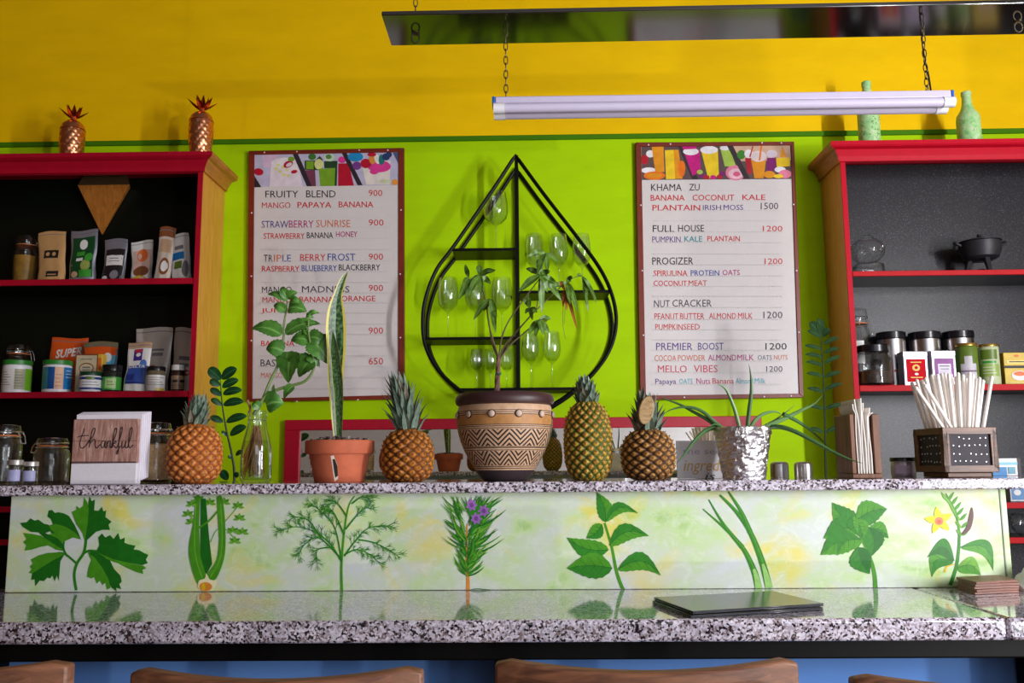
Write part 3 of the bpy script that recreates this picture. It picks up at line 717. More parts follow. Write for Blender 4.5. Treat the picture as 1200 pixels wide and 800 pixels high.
def fruit_strip_left(F):
    cr = crop(280, 160, 5.714)
    lav, dk, wh, gr = plain(196, 190, 218, 0.3), plain(52, 42, 50, 0.3), plain(238, 224, 236, 0.3), plain(122, 168, 40, 0.3)
    rd, pk, yl, og, bl, cy = plain(190, 20, 50, 0.3), plain(226, 60, 150, 0.3), plain(226, 226, 150, 0.3), plain(230, 150, 60, 0.3), plain(40, 60, 110, 0.3), plain(30, 140, 200, 0.3)
    dg, br, plm = plain(40, 70, 40, 0.3), plain(110, 60, 50, 0.3), plain(120, 60, 84, 0.3)
    E = lambda x, y, rx, ry, m, rot=0: F.ell(*cr([(x, y)])[0], rx / 5.714, ry / 5.714, m, rot)
    F.poly([(298, 181.3), (467, 178.2), (467.2, 216.8), (297.4, 218.8)], lav)
    F.poly(cr([(155, 122), (260, 120), (250, 205), (165, 205)]), plain(222, 190, 220, 0.3))
    F.poly(cr([(205, 335), (215, 200), (245, 150), (375, 145), (405, 200), (425, 333)]), wh); E(310, 180, 95, 40, plain(240, 230, 236, 0.3))
    for x, y, r in ((250, 215, 14), (275, 235, 13), (300, 255, 14), (262, 190, 12), (320, 225, 12), (295, 205, 12), (330, 262, 12)): E(x, y, r, r * .8, yl)
    E(330, 185, 34, 22, rd, -.5); E(335, 188, 22, 12, wh, -.5); E(370, 235, 22, 12, rd, -.2); E(350, 150, 22, 16, gr)
    E(132, 236, 32, 24, rd, .2); F.poly(cr([(102, 340), (102, 260), (150, 338)]), dk)
    F.poly(cr([(360, 117), (395, 116), (490, 332), (455, 333)]), dk)
    F.poly(cr([(440, 225), (510, 222), (515, 332), (490, 332)]), plm)
    F.poly(cr([(440, 160), (510, 160), (540, 130), (560, 150), (560, 225), (440, 222)]), dg); F.poly(cr([(450, 165), (500, 165), (500, 220), (450, 215)]), gr); E(535, 185, 30, 36, yl); E(490, 135, 26, 22, plain(60, 120, 50, 0.3))
    F.poly(cr([(535, 215), (645, 210), (640, 330), (545, 331)]), gr); F.poly(cr([(570, 165), (660, 162), (655, 330), (640, 330), (645, 210), (572, 212)]), dg); E(608, 140, 36, 26, plain(200, 224, 190, 0.3)); E(600, 135, 20, 16, plain(90, 140, 70, 0.3))
    F.poly(cr([(665, 180), (735, 178), (770, 328), (664, 330)]), rd); E(690, 155, 26, 22, pk)
    F.poly(cr([(690, 112), (722, 111), (828, 325), (795, 326)]), dk)
    E(780, 135, 52, 32, cy); E(790, 195, 30, 28, plain(120, 60, 140, 0.3))
    F.poly(cr([(820, 180), (1015, 160), (1010, 320), (850, 322)]), plain(232, 222, 216, 0.3)); E(940, 200, 78, 40, pk); E(905, 235, 30, 18, pk)
    E(850, 180, 36, 32, rd); E(895, 150, 24, 34, og); E(925, 150, 18, 34, plain(238, 236, 230, 0.3), -.3); E(955, 155, 20, 36, plain(40, 120, 120, 0.3)); E(985, 135, 26, 24, bl); E(1005, 120, 20, 20, bl); E(890, 120, 30, 14, rd)
    F.poly(cr([(1030, 107), (1068, 107), (1068, 180)]), plain(80, 90, 130, 0.3)); E(1045, 305, 22, 20, og); E(980, 300, 40, 14, plain(210, 216, 180, 0.3))
dl = [(y, 305.5, 457) for y in (232, 243.4, 254.6, 266.6, 279, 292, 305.6, 318, 330.6, 343, 354.8, 366.6, 379.6, 391.6, 405, 416.6, 429, 442, 455)]
menu_board('white handwritten menu board in a brown frame left of the drop shelf', [(291.4, 176.6), (473.4, 173), (474, 467.5), (289, 470.5)], [(298, 181), (467, 178), (466.6, 462.5), (295.6, 467)], 218,
           L1, dl, fruit_strip_left, [(310, 178.6), (348, 177.6), (421, 176), (454.6, 176), (295, 249.5), (470, 246), (294.6, 323.5), (469, 321), (294.6, 399), (469.3, 395.5), (348, 471 - 0.8), (419.5, 469.2 - .8)])
L2 = [[('KHAMA', 763, 799, 223.4, 215.4, 'k', 0), ('ZU', 807.6, 820, 223.2, 215.4, 'k', 0)],
      [('BANANA', 762.5, 802.4, 235.2, 228.2, 'r', B_), ('COCONUT', 811.5, 860.5, 234.8, 228, 'r', B_), ('KALE', 870, 897, 234.2, 227.8, 'r', B_)],
      [('PLANTAIN', 764.6, 820.6, 246.6, 240, 'r', B_), ('IRISH', 823.7, 845, 246, 240, 'p', 0), ('MOSS', 848, 871, 246, 239.8, 'p', 0), ('1500', 891.5, 912, 245.2, 237.4, 'd', 0)],
      [('FULL', 765, 790, 271.8, 263.8, 'k', B_ / 2), ('HOUSE', 794.7, 825, 271.4, 263.4, 'k', B_ / 2), ('1200', 894, 917, 271, 264.4, 'r', 0)],
      [('PUMPKIN.', 764.4, 799.6, 283.8, 277, 'p', B_), ('KALE', 802, 823, 283.2, 276.6, 't', B_), ('PLANTAIN', 829, 867, 282.6, 276.4, 'r', B_)],
      [('PROGIZER', 764.4, 812.5, 310, 301.4, 'k', B_ / 2), ('1200', 896, 917, 309.4, 302.6, 'r', 0)],
      [('SPIRULINA', 766, 805.6, 323.4, 316.6, 'r', B_), ('PROTEIN', 809.5, 843, 323, 316.4, 'b', B_), ('OATS', 846.7, 867, 322.4, 316, 'm', B_)],
      [('COCONUT', 766, 805, 335, 328.6, 'r', B_), ('MEAT', 807, 828.6, 334.6, 328.4, 'r', B_)],
      [('NUT', 766.5, 785, 360, 351.6, 'd', 0), ('CRACKER', 788, 834, 359.4, 351, 'd', 0)],
      [('PEANUT', 767, 795, 374.2, 367, 'r', 0), ('BUTTER', 797, 825.4, 374, 366.8, 'r', 0), ('ALMOND', 831, 862.7, 373.6, 366.6, 'r', 0), ('MILK', 865, 882, 373.4, 366.4, 'r', 0), ('1200', 894.6, 917, 372.8, 365, 'd', 0)],
      [('PUMPKIN', 768, 800, 386.6, 379.6, 'r', 0), ('SEED', 801, 820, 386, 379.4, 'r', 0)],
      [('PREMIER', 769, 811.6, 410, 401.6, 'p', 0), ('BOOST', 818, 848, 409.8, 401.4, 'p', 0), ('1200', 897, 922, 409.6, 401.8, 'k', B_ / 2)],
      [('COCOA', 767, 792.4, 423, 416, 'o', 0), ('POWDER', 794.6, 826.5, 422.6, 415.8, 'o', 0), ('ALMOND', 830, 862.7, 422.4, 415.4, 'm', 0), ('MILK', 864, 883.5, 422, 415.4, 'm', 0), ('OATS', 888, 904.6, 421.6, 416, 'g', 0), ('NUTS', 907, 923, 421.4, 415.8, 'o', 0)],
      [('MELLO', 771, 805, 436.4, 428, 'pk', 0), ('VIBES', 813, 841, 436, 427.6, 'pk', 0), ('1200', 898, 917, 435.6, 428.8, 'd', 0)],
      [('Papaya', 768, 792.4, 451.6, 443.6, 'p', B_ / 2), ('OATS', 796, 811.6, 449.8, 443.6, 'c', 0), ('Nuts', 816, 832.4, 449.6, 443, 'm', 0), ('Banana', 835, 860, 449.4, 443, 'r', 0), ('Almond', 862, 882.6, 449.4, 443, 'c', 0), ('Milk', 884.6, 897, 449.2, 443, 'c', 0)]]
def fruit_strip_right(F):
    cr = crop(735, 155, 5.162)
    dk, og, yl, mg, pp, lm = plain(54, 44, 50, 0.3), plain(232, 150, 20, 0.3), plain(244, 206, 30, 0.3), plain(206, 16, 130, 0.3), plain(130, 20, 110, 0.3), plain(170, 200, 80, 0.3)
    wh, rd, pk, gr, og2 = plain(240, 236, 244, 0.3), plain(184, 24, 44, 0.3), plain(232, 130, 160, 0.3), plain(60, 130, 40, 0.3), plain(240, 120, 10, 0.3)
    E = lambda x, y, rx, ry, m, rot=0: F.ell(*cr([(x, y)])[0], rx / 5.162, ry / 5.162, m, rot)
    F.poly([(751.8, 171.8), (926.6, 170.3), (927.2, 209.6), (752.4, 210.8)], plain(96, 76, 76, 0.3))
    E(105, 165, 24, 30, rd); E(140, 130, 26, 22, wh); E(130, 230, 46, 18, wh)
    F.poly(cr([(148, 88), (220, 86), (225, 240), (170, 240)]), og); F.poly(cr([(228, 108), (310, 105), (335, 280), (235, 283)]), og); F.poly(cr([(228, 108), (280, 106), (290, 282), (235, 283)]), yl)
    E(165, 262, 66, 26, og2); E(165, 262, 46, 14, og); E(330, 220, 22, 50, og2)
    F.poly(cr([(308, 84), (345, 84), (430, 282), (392, 283)]), dk)
    F.poly(cr([(340, 110), (438, 105), (445, 240), (395, 262)]), mg); E(385, 116, 48, 22, wh); F.poly(cr([(330, 84), (420, 83), (415, 100), (340, 104)]), mg)
    F.poly(cr([(445, 100), (548, 95), (555, 265), (490, 280)]), yl); E(495, 106, 54, 24, wh)
    F.poly(cr([(560, 84), (615, 84), (660, 210), (590, 205)]), lm); E(590, 96, 30, 14, wh)
    E(655, 245, 60, 46, pk, .1); E(658, 250, 46, 32, plain(240, 196, 210, 0.3)); E(662, 252, 22, 15, plain(220, 90, 130, 0.3))
    for x, y, m in ((450, 262, pp), (480, 272, rd), (520, 272, mg), (560, 268, rd), (440, 240, lm), (575, 250, pp)): E(x, y, 18, 14, m)
    F.poly(cr([(605, 83), (640, 83), (742, 280), (708, 281)]), dk)
    F.poly(cr([(640, 83), (985, 80), (990, 170), (690, 175)]), plain(214, 176, 150, 0.3)); E(690, 135, 26, 28, gr)
    F.poly(cr([(712, 155), (750, 155), (755, 250), (728, 250)]), rd); E(735, 130, 26, 26, wh)
    F.poly(cr([(750, 170), (840, 168), (825, 278), (770, 278)]), og); E(795, 145, 48, 34, plain(230, 214, 214, 0.3)); F.line(cr([(812, 80), (800, 170)]), 2, og2)
    F.poly(cr([(845, 155), (905, 152), (895, 230), (845, 235)]), pp); E(875, 130, 34, 24, plain(222, 206, 220, 0.3))
    F.poly(cr([(900, 155), (985, 152), (985, 205), (905, 210)]), yl); F.poly(cr([(925, 150), (938, 85), (965, 150)]), og)
    E(860, 255, 36, 22, og); E(925, 225, 34, 18, wh); E(955, 252, 40, 26, pk); E(915, 265, 30, 12, yl); F.line(cr([(760, 85), (742, 150)]), 1.5, rd)
dr = [(y, 766, 918) for y in (223.6, 235, 246.6, 258.6, 271.6, 284, 297.4, 310, 323, 335.2, 346.8, 360, 373.8, 386, 398, 410, 422.4, 436.2, 449.8)]
menu_board('white handwritten menu board in a brown frame right of the drop shelf', [(745, 166.6), (930.7, 165.7), (942, 465.5), (750.6, 468.6)], [(751.5, 171.5), (927, 170), (936.6, 461), (757, 463.2)], 210,
           L2, dr, fruit_strip_right, [(760, 169.8), (785.6, 168.8), (893, 167.4), (915.6, 167.6), (751, 240.4), (930, 239.6), (752.6, 317), (933.4, 317), (754, 392.6), (936.2, 389.2), (802, 465.4), (895.6, 464.6), (927, 463.8)])

# ---------------------------------------------------------------- drop-shaped wire shelf
YA, YZ = 3.76, 3.94
lp = [(604, 182), (575, 226), (532, 288), (512, 315), (500, 345), (495.5, 372), (498, 403), (511, 430), (531, 451), (555, 468), (582, 481), (612, 485), (640, 478), (668, 461), (690, 442), (708, 421), (719, 397), (722, 371), (716, 342), (702, 313), (675, 276), (637, 227), (604, 182)]
pts = spline([P(x, y, YA) for x, y in lp], 5)
ds = thing('drop_shelf', 'black metal drop-shaped wall shelf holding the wine glasses', 'shelf', tuple(P(604, 484, 3.9)))
for y, nm in ((YA, 'front_hoop'), (YZ, 'back_hoop')):
    MB().tube([(p.x, y, p.z) for p in pts[:-1]], 0.0085, 8, True).build(nm, BLACKM, ds)
def hoopx(z, side):
    best = None
    for a, b in zip(pts, pts[1:]):
        if (a.z - z) * (b.z - z) <= 0 and a.z != b.z:
            x = a.x + (b.x - a.x) * (z - a.z) / (b.z - a.z)
            if best is None or (x < best if side < 0 else x > best): best = x
    return best
xm = P(606, 300, YA).x
SH = {}
for nm, py, l, r in (('a', 290, -1, 0), ('b', 394, -1, 0), ('c', 340.5, 0, 1), ('d', 454, -1, 1)):
    z = P(606, py, YA).z; xa = hoopx(z, -1) if l else xm + .009; xb = hoopx(z, 1) if r else xm - .009
    MB().box(xa, xb, YA, YZ, z - 0.012, z).build('shelf_plate', BLACKM, ds, bevel=0.002); SH[nm] = z
MB().box(xm - .008, xm + .008, YA - .004, YA + .012, SH['d'], pts[0].z).build('upright', BLACKM, ds)
MB().box(xm - .008, xm + .008, YZ - .012, YZ + .004, SH['d'], pts[0].z).build('upright', BLACKM, ds)

# ---------------------------------------------------------------- helpers for standing things
def dim(x0, y0, x1, y1, Y):
    ym = (y0 + y1) / 2; xm_ = (x0 + x1) / 2
    a, b = P(x0, ym, Y), P(x1, ym, Y)
    return (a.x + b.x) / 2, b.x - a.x, P(xm_, y0, Y).z - P(xm_, y1, Y).z
EPS = 0.0004
def sm(t): return t * t * (3 - 2 * t)
def interp(tab, t):
    for (a, x), (b, y) in zip(tab, tab[1:]):
        if t <= b: return x + (y - x) * ((t - a) / (b - a))
    return tab[-1][1]

# ---- wine glasses
def wine_glass(label, px, ytop, ybase, wpx, zs, Y=3.85, group=None, wide=0.8):
    x, wd, h = dim(px - wpx / 2, ytop, px + wpx / 2, ybase, Y); h = P(px, ytop, Y).z - zs; r = wd / 2
    hb = h * 0.56; z0 = h - hb
    outer = [(r * .85, 0), (r * .85, .0015), (r * .3, .005), (.0032, .012), (.003, z0 * .9), (.006, z0 + .002), (r * .5, z0 + hb * .08), (r * .85, z0 + hb * .22), (r, z0 + hb * .42), (r * .95, z0 + hb * .7), (r * wide, h)]
    m = MB().lathe([(0, 0)] + outer + [(r * wide - .0012, h), (r * .93, z0 + hb * .7), (r * .97, z0 + hb * .42), (r * .82, z0 + hb * .24), (r * .46, z0 + hb * .11), (0, z0 + hb * .08)], (x, Y, zs + EPS), 28)
    tag(m.build('wine_glass', GLASS, loc=(x, Y, zs), smooth=60), label, 'wine glass', group)
wine_glass('large wine glass alone on the small top left plate of the drop shelf', 581, 226, 288, 29, SH['a'])
for px, l in ((525, 'leftmost glass of the middle left plate of the drop shelf'), (557, 'middle glass of three on the middle left plate of the drop shelf'), (588, 'tall glass beside the upright on the middle left plate of the drop shelf')):
    wine_glass('tall ' * ('tall' not in l) + l, px, 326, 393, 25, SH['b'], group='wine glasses on the drop shelf')
for px, l in ((626, 'wine glass nearest the upright on the right plate of the drop shelf'), (655, 'middle wine glass of three on the right plate of the drop shelf'), (682, 'wine glass nearest the hoop on the right plate of the drop shelf')):
    wine_glass(l, px, 275, 340, 22, SH['c'], group='wine glasses on the drop shelf')
for px, l in ((559, 'small round glass at the left end of the bottom plate row'), (575, 'small round glass just left of the plant trunk on the bottom plate'), (594, 'small round glass right of the plant trunk on the bottom plate')):
    wine_glass(l, px, 409, 453, 17, SH['d'], Y=3.84 if px != 575 else 3.87, group='wine glasses on the drop shelf', wide=0.75)
for px, l in ((622, 'stemmed glass just right of the upright on the bottom plate'), (647, 'stemmed glass at the right end of the bottom plate')):
    wine_glass(l, px, 389, 453, 21, SH['d'], group='wine glasses on the drop shelf')

# ---- pineapples
def fruit_skin(name, ground, flesh, hi, eye, gw):
    t = NT(name); uv = t.n('UVMap')
    ds = t.noise(t.obj(), 30, 3); mp = t.n('Mapping'); t.l(uv.outputs[0], mp.inputs[0])
    cb = t.n('CombineXYZ'); j = t.math('MULTIPLY', t.math('SUBTRACT', ds, 0.5), 0.22); t.l(j, cb.inputs[0]); t.l(j, cb.inputs[1]); t.l(cb.outputs[0], mp.inputs['Location'])
    sep = t.n('SeparateXYZ'); t.l(mp.outputs[0], sep.inputs[0])
    def fr(o): return t.math('ABSOLUTE', t.math('SUBTRACT', t.math('FRACT', o), 0.5))
    fa, fb = fr(sep.outputs[0]), fr(sep.outputs[1])
    d = t.math('ADD', t.math('MULTIPLY', t.math('MAXIMUM', fa, fb), 0.5), t.math('MULTIPLY', t.math('SQRT', t.math('ADD', t.math('MULTIPLY', fa, fa), t.math('MULTIPLY', fb, fb))), 0.5))
    fl_ = t.n('VectorMath', operation='FLOOR'); t.l(uv.outputs[0], fl_.inputs[0]); wn = t.n('TexWhiteNoise'); t.l(fl_.outputs[0], wn.inputs['Vector'])
    f = t.noise(t.obj(), 150, 4); g = t.noise(t.obj(), 16, 3)
    fl = t.mix(t.math('ADD', t.math('MULTIPLY', g, 0.4), t.math('MULTIPLY', wn.outputs['Value'], 0.6)), rgb(*flesh), rgb(*hi))
    fl = t.mix(t.ramp(f, [(0.48, (0, 0, 0, 1)), (0.7, (0.75, 0.75, 0.75, 1))]), fl, rgb(*ground))
    c = t.mix(t.ramp(d, [(0.5 - gw - .14, (0, 0, 0, 1)), (0.5 - gw * .3, (1, 1, 1, 1))]), fl, rgb(*ground))
    c = t.mix(t.ramp(d, [(0.06, (0.9, 0.9, 0.9, 1)), (0.17, (0, 0, 0, 1))]), c, rgb(*eye))
    t.bump(f, 0.4, 0.003)
    return t.set(c, 0.5, spec=0.4)
CROWNLEAF = leafmat('pineapple_crown_leaf', (66, 88, 72), (124, 142, 126), 0.55)
CROWNDRY = leafmat('dry_pineapple_crown_leaf', (84, 74, 58), (136, 128, 110), 0.6)
BRACT = plain(120, 84, 50, 0.6, var=0.3)
def pineapple(label, x0, y0, x1, y1, Y, skin, ctop, cw, nl, lean, N=10, rows=7, cut=False, tilt=(0, 0), dryfrac=0.1, seed=1):
    rnd = random.Random(seed); x, wd, h = dim(x0, y0, x1, y1, Y); Rr = wd / 2
    t = thing('pineapple', label, 'pineapple', (x, Y, ZT + EPS)); t.rotation_euler = (tilt[0], tilt[1], rnd.uniform(0, 6))
    tab = [(0, .55), (.03, .68), (.1, .84), (.22, .96), (.42, 1.0), (.62, .98), (.78, .88), (.9, .68), (.97, .45), (1, .25)]
    n, mrow = 140, 90; vs = []; fs = []; us = []
    def lat(q, tt): s_ = N * q / (2 * PI); r_ = rows * tt; return s_ + r_, s_ - r_
    def bumpf(a, b):
        da = abs(a % 1 - .5) * 2; db = abs(b % 1 - .5) * 2; d = .5 * max(da, db) + .5 * math.hypot(da, db); return (1 - min(1.15, d) ** 2.0) * 0.10 - 0.06
    for i in range(mrow + 1):
        tt = i / mrow; r0 = interp(tab, tt) * Rr
        for k in range(n):
            q = 2 * PI * k / n; a, b = lat(q, tt); fade = min(1, tt / .06, (1 - tt) / .08)
            r = r0 + Rr * bumpf(a, b) * max(0, fade); vs.append((r * math.cos(q), r * math.sin(q), h * tt))
    for i in range(mrow):
        for k in range(n):
            fs.append((i * n + k, i * n + (k + 1) % n, (i + 1) * n + (k + 1) % n, (i + 1) * n + k))
            us.append([lat(2 * PI * kk / n, ii / mrow) for kk, ii in ((k, i), (k + 1, i), (k + 1, i + 1), (k, i + 1))])
    m = MB().add(vs, fs, us); m.add(vs[:n], [tuple(range(n))]); m.build('body', skin, t, world=False, smooth=50)
    m = MB()                                           # little pointed bracts, one on each fruitlet
    for ia in range(-2 * rows, 3 * rows + N):
        for ib in range(-2 * rows, 2 * N):
            a, b = ia + .5, ib + .5; s_ = (a + b) / 2; tt = (a - b) / 2 / rows
            if not (0.07 < tt < 0.93) or not (0 <= s_ < N): continue
            q = 2 * PI * s_ / N; r = interp(tab, tt) * Rr * 1.02; c = Vector((math.cos(q), math.sin(q), 0)); sd = Vector((-math.sin(q), math.cos(q), 0)); z = h * tt
            wv = Rr * 0.10; p0 = c * (r - .002) + Vector((0, 0, z - .004)); tip = c * (r + Rr * .05) + Vector((0, 0, z + h * .035)) + sd * rnd.uniform(-.002, .002)
            m.add([p0 - sd * wv, p0 + sd * wv, tip, p0 + Vector((0, 0, .006))], [(0, 1, 2), (1, 3, 2), (3, 0, 2)])
    m.build('bracts', BRACT, t, world=False, smooth=0)
    zt, wc, ch = dim(x - 1, ctop, x + 1, y0, Y)[0], 0, 0
    H = P((x0 + x1) / 2, ctop, Y).z - P((x0 + x1) / 2, y0, Y).z
    r0 = cw * (P(x1, y0, Y).x - P(x0, y0, Y).x) / (x1 - x0) / 2
    Lx = Matrix.Rotation(-t.rotation_euler.z, 3, 'Z') @ Vector((lean[0], lean[1], 0))
    m = MB(); md = MB()
    for i in range(nl):
        u = i / nl; q = i * 2.39996 + rnd.uniform(-.1, .1); c = Vector((math.cos(q), math.sin(q), 0))
        el = R(46 + 40 * u ** 0.7); ln = H * (0.30 + 0.34 * math.sin(PI * min(1, u * 0.6 + .1))) * rnd.uniform(.85, 1.1)
        zb = h - .008 + H * 0.5 * u; rb = r0 * (0.50 - 0.40 * u); p = c * rb + Vector((0, 0, zb)) + Lx * (zb - h) * 0.5; pts_ = []
        for j in range(7):
            e = el + (R(14) * (1 - j / 2.2) if u < .75 else R(8) * (j / 6.0 - .5)); pts_.append(p.copy())
            p = p + (c * math.cos(e) + Vector((0, 0, math.sin(e))) + Lx * (0.25 + .5 * u)) * (ln / 6.4)
        wdt = r0 * 0.44; ws = [wdt * k for k in (.9, 1.0, .94, .8, .58, .32, .03)]
        (md if rnd.random() < dryfrac else m).leaf(pts_, ws, c * -math.sin(el) * 1 + Vector((0, 0, 1)) * math.cos(el), -0.25)
    m.build('crown', CROWNLEAF, t, world=False)
    if md.v: md.build('dry_leaves', CROWNDRY, t, world=False)
    if cut:
        mt = Matrix.Rotation(-t.rotation_euler.z, 3, 'Z'); ctr = mt @ Vector((-0.008, -r0 * 0.95, 0)) + Vector((0, 0, h + H * .42))
        m = MB(); ring = []
        for k in range(20):
            a = 2 * PI * k / 20; ring.append(ctr + mt @ Vector((0.019 * math.cos(a) + .006 * math.sin(a), -.002 * math.sin(a), 0.036 * math.sin(a))))
        back = [p + mt @ Vector((0, .02, 0)) for p in ring]
        m.add(ring + back, [tuple(range(20)), tuple(range(39, 19, -1))] + [(k, k + 20, (k + 1) % 20 + 20, (k + 1) % 20) for k in range(20)])
        m.build('cut_face', wood('cut_crown', (140, 100, 60), (196, 168, 120), (30, 1, 30), 0.7), t, world=False, bevel=0.002)
    return t
SK1 = fruit_skin('ripe_orange_pineapple_skin', (138, 70, 26), (222, 128, 40), (214, 140, 74), (150, 96, 60), .08)
SK2 = fruit_skin('amber_pineapple_skin', (100, 56, 20), (206, 132, 36), (190, 104, 30), (90, 50, 26), .09)
SK3 = fruit_skin('greenish_pineapple_skin', (70, 88, 22), (222, 176, 62), (206, 132, 40), (120, 70, 40), .15)
SK4 = fruit_skin('tan_pineapple_skin', (66, 42, 26), (204, 152, 76), (188, 124, 52), (104, 62, 40), .14)
pineapple('orange pineapple with short grey green crown right of the jar of grain', 197, 495, 259, 565, 2.29, SK1, 456, 40, 44, (0.15, 0), N=13, rows=6, seed=2)
pineapple('amber pineapple with tall leaning crown, right of the terracotta pot', 447, 503, 508, 565, 2.30, SK2, 434, 42, 58, (-0.34, 0), N=13, rows=6, seed=4)
pineapple('tall greenish yellow pineapple beside the patterned pot', 661, 470, 717, 564, 2.30, SK3, 438, 40, 44, (-0.22, 0), N=14, rows=9, seed=6)
pineapple('tan pineapple whose crown is cut open, left of the foil pot', 728, 503, 791, 563, 2.29, SK4, 455, 50, 44, (-0.05, 0), N=13, rows=6, cut=True, dryfrac=.45, seed=8)

# ---- terracotta pot with snake plant
Y0 = 2.32; x, wd, h = dim(358, 517, 438, 565.5, Y0); r = wd / 2
SNAKE = leafmat('snake_plant_leaf', (26, 58, 30), (48, 86, 46), 0.35, (214, 200, 84), 0.14, band=9)
SNAKE2 = leafmat('snake_plant_green_leaf', (34, 72, 34), (60, 100, 54), 0.35, (196, 196, 110), 0.06, band=9)
t = thing('snake_plant', 'snake plant with one tall yellow edged leaf in a terracotta pot', 'potted plant', (x, Y0, ZT + EPS))
hr = h * 0.33
MB().lathe([(0, 0), (r * .70, 0), (r * .72, .003), (r * .88, h - hr), (r * .97, h - hr), (r, h - hr + .004), (r, h - .003), (r * .97, h), (r * .9, h), (r * .86, h - .012), (0, h - .014)], (0, 0, 0), 48).build('pot', TERRA, t, world=False)
rnd = random.Random(11); m = MB()
for i in range(150):
    a = rnd.uniform(0, 2 * PI); q = r * .84 * math.sqrt(rnd.random()); s_ = rnd.uniform(.004, .008)
    c = Vector((q * math.cos(a), q * math.sin(a), h - .008 + .010 * (1 - q / r) + rnd.uniform(0, .008))); m.mi_ = 0; m.cur = rnd.choice((0, 1, 2))
    vs = [c + Vector((rnd.uniform(.6, 1) * s_ * math.cos(k), rnd.uniform(.6, 1) * s_ * math.sin(k), z * s_ * .6)) for z in (-1, 1) for k in (0, 1.26, 2.5, 3.77, 5.0)]
    m.add(vs, [(4, 3, 2, 1, 0), (5, 6, 7, 8, 9)] + [(k, (k + 1) % 5, (k + 1) % 5 + 5, k + 5) for k in range(5)])
tag(m.build('gravel', [plain(112, 96, 92, 0.8, var=.3), plain(70, 56, 52, 0.8, var=.3), plain(150, 136, 130, 0.8, var=.3)], t, world=False, smooth=0), kind='stuff')
sc_ = wd / 80
def lp_(lst, Y): return [P(a, b, Y) for a, b in lst]
c = spline(lp_([(395, 512), (394, 480), (393, 445), (394, 410), (393.5, 380), (394.5, 355), (397, 342), (402, 328), (407.5, 318)], Y0 + .01), 5)
wt = [(0, 8), (.125, 13), (.25, 18), (.375, 22), (.48, 24), (.56, 21), (.64, 14), (.71, 10), (.8, 9), (.92, 5.5), (1, .3)]
MB().leaf(c, [interp(wt, i / (len(c) - 1)) * sc_ for i in range(len(c))], (0.25, -1, 0), .16).build('leaf', SNAKE, t)
c = spline(lp_([(398, 513), (398, 490), (397.5, 460), (395, 430), (392, 405), (390, 388)], Y0 - .012), 5)
wt = [(0, 7), (.25, 10), (.5, 14), (.75, 11), (1, .4)]
MB().leaf(c, [interp(wt, i / (len(c) - 1)) * sc_ for i in range(len(c))], (-0.3, -1, 0), .14).build('leaf', SNAKE2, t)
def arc_decal(m, prof_r, z0, z1, a0, a1, n=14, lift=.0006, rows=4, edge=None):
    m.lathe([(prof_r(z0 + (z1 - z0) * i / rows) + lift, z0 + (z1 - z0) * i / rows) for i in range(rows + 1)], (0, 0, 0), n, a0, a1)
m = MB(); 
def potr(z): return r * (.72 + (.88 - .72) * (z - .003) / (h - hr - .003))
for k, (lift, g) in enumerate(((.0006, 1.0), (.0010, 0.72))):
    m.cur = k; L = [(-.006, .92), (.001, .95), (.010, .6), (.012, .12), (.002, .03), (-.002, .4)] ; pl_ = []
    cx = sum(p[0] for p in L) / 6; cz = sum(p[1] for p in L) / 6
    for dx, f_ in L:
        dx = cx + (dx - cx) * g + (.002 if k else 0); zz = (cz + (f_ - cz) * g) * (h - hr); a = -PI / 2 + dx / (r * .8); rr = potr(zz) + lift; pl_.append((rr * math.cos(a), rr * math.sin(a), zz))
    m.add(pl_, [tuple(range(6))])
m.build('scrape_mark', [plain(226, 206, 192, .8), plain(40, 34, 30, .9)], t, world=False, smooth=0)

# ---- patterned pot with money tree
Y0 = 2.33; x, wd, h = dim(534, 463.5, 649.5, 564.5, Y0); k_ = wd / 115.5
def tribal():
    t = NT('carved_pot_pattern'); uv = t.n('UVMap'); sep = t.n('SeparateXYZ'); t.l(uv.outputs[0], sep.inputs[0]); u, v = sep.outputs[0], sep.outputs[1]
    zz = t.math('PINGPONG', t.math('MULTIPLY', u, 26), 1.0)           # zigzag 0..1..0
    saw = t.math('FRACT', t.math('MULTIPLY', t.math('ADD', t.math('MULTIPLY', v, 26), t.math('MULTIPLY', zz, 3.8)), 0.58))
    zig = t.math('LESS_THAN', saw, 0.46)
    def band(a, b): return t.math('MULTIPLY', t.math('GREATER_THAN', v, a), t.math('LESS_THAN', v, b))
    def line(a, w_=0.009): return band(a - w_ / 2, a + w_ / 2)
    dark = t.math('MULTIPLY', zig, t.math('MAXIMUM', band(.45, .665), band(.205, .39)))
    for a in (.19, .165, .40, .428, .44, .68, .705, .725, .885, .91, .86): dark = t.math('MAXIMUM', dark, line(a))
    n = t.noise(t.obj(), 60, 5)
    lt = t.mix(n, rgb(176, 126, 88), rgb(224, 192, 160))
    up = t.mix(n, rgb(150, 96, 44), rgb(206, 152, 92))
    c = t.mix(band(.73, .86), lt, up)
    c = t.mix(dark, c, rgb(28, 18, 18))
    c = t.mix(t.math('LESS_THAN', v, .14), c, rgb(52, 40, 44))
    h_ = t.math('SUBTRACT', 1.0, dark); t.bump(h_, 0.5, 0.003)
    return t.set(c, 0.55)
t = thing('money_tree', 'money tree with palmate leaves in a carved zigzag patterned pot', 'potted plant', (x, Y0, ZT + EPS))
tabp = [(0, 24.5), (.03, 28), (.12, 34), (.2, 39), (.35, 47), (.48, 52), (.6, 55), (.72, 56.5), (.84, 56), (.9, 54.5), (.92, 53.5)]
zpot = h * 0.865
prof = [(interp(tabp, i / 40 * .92) * k_, i / 40 * zpot) for i in range(41)]
cpot = MB().lathe(prof, (0, 0, 0), 96, uv=True).build('pot', tribal(), t, world=False, smooth=50)
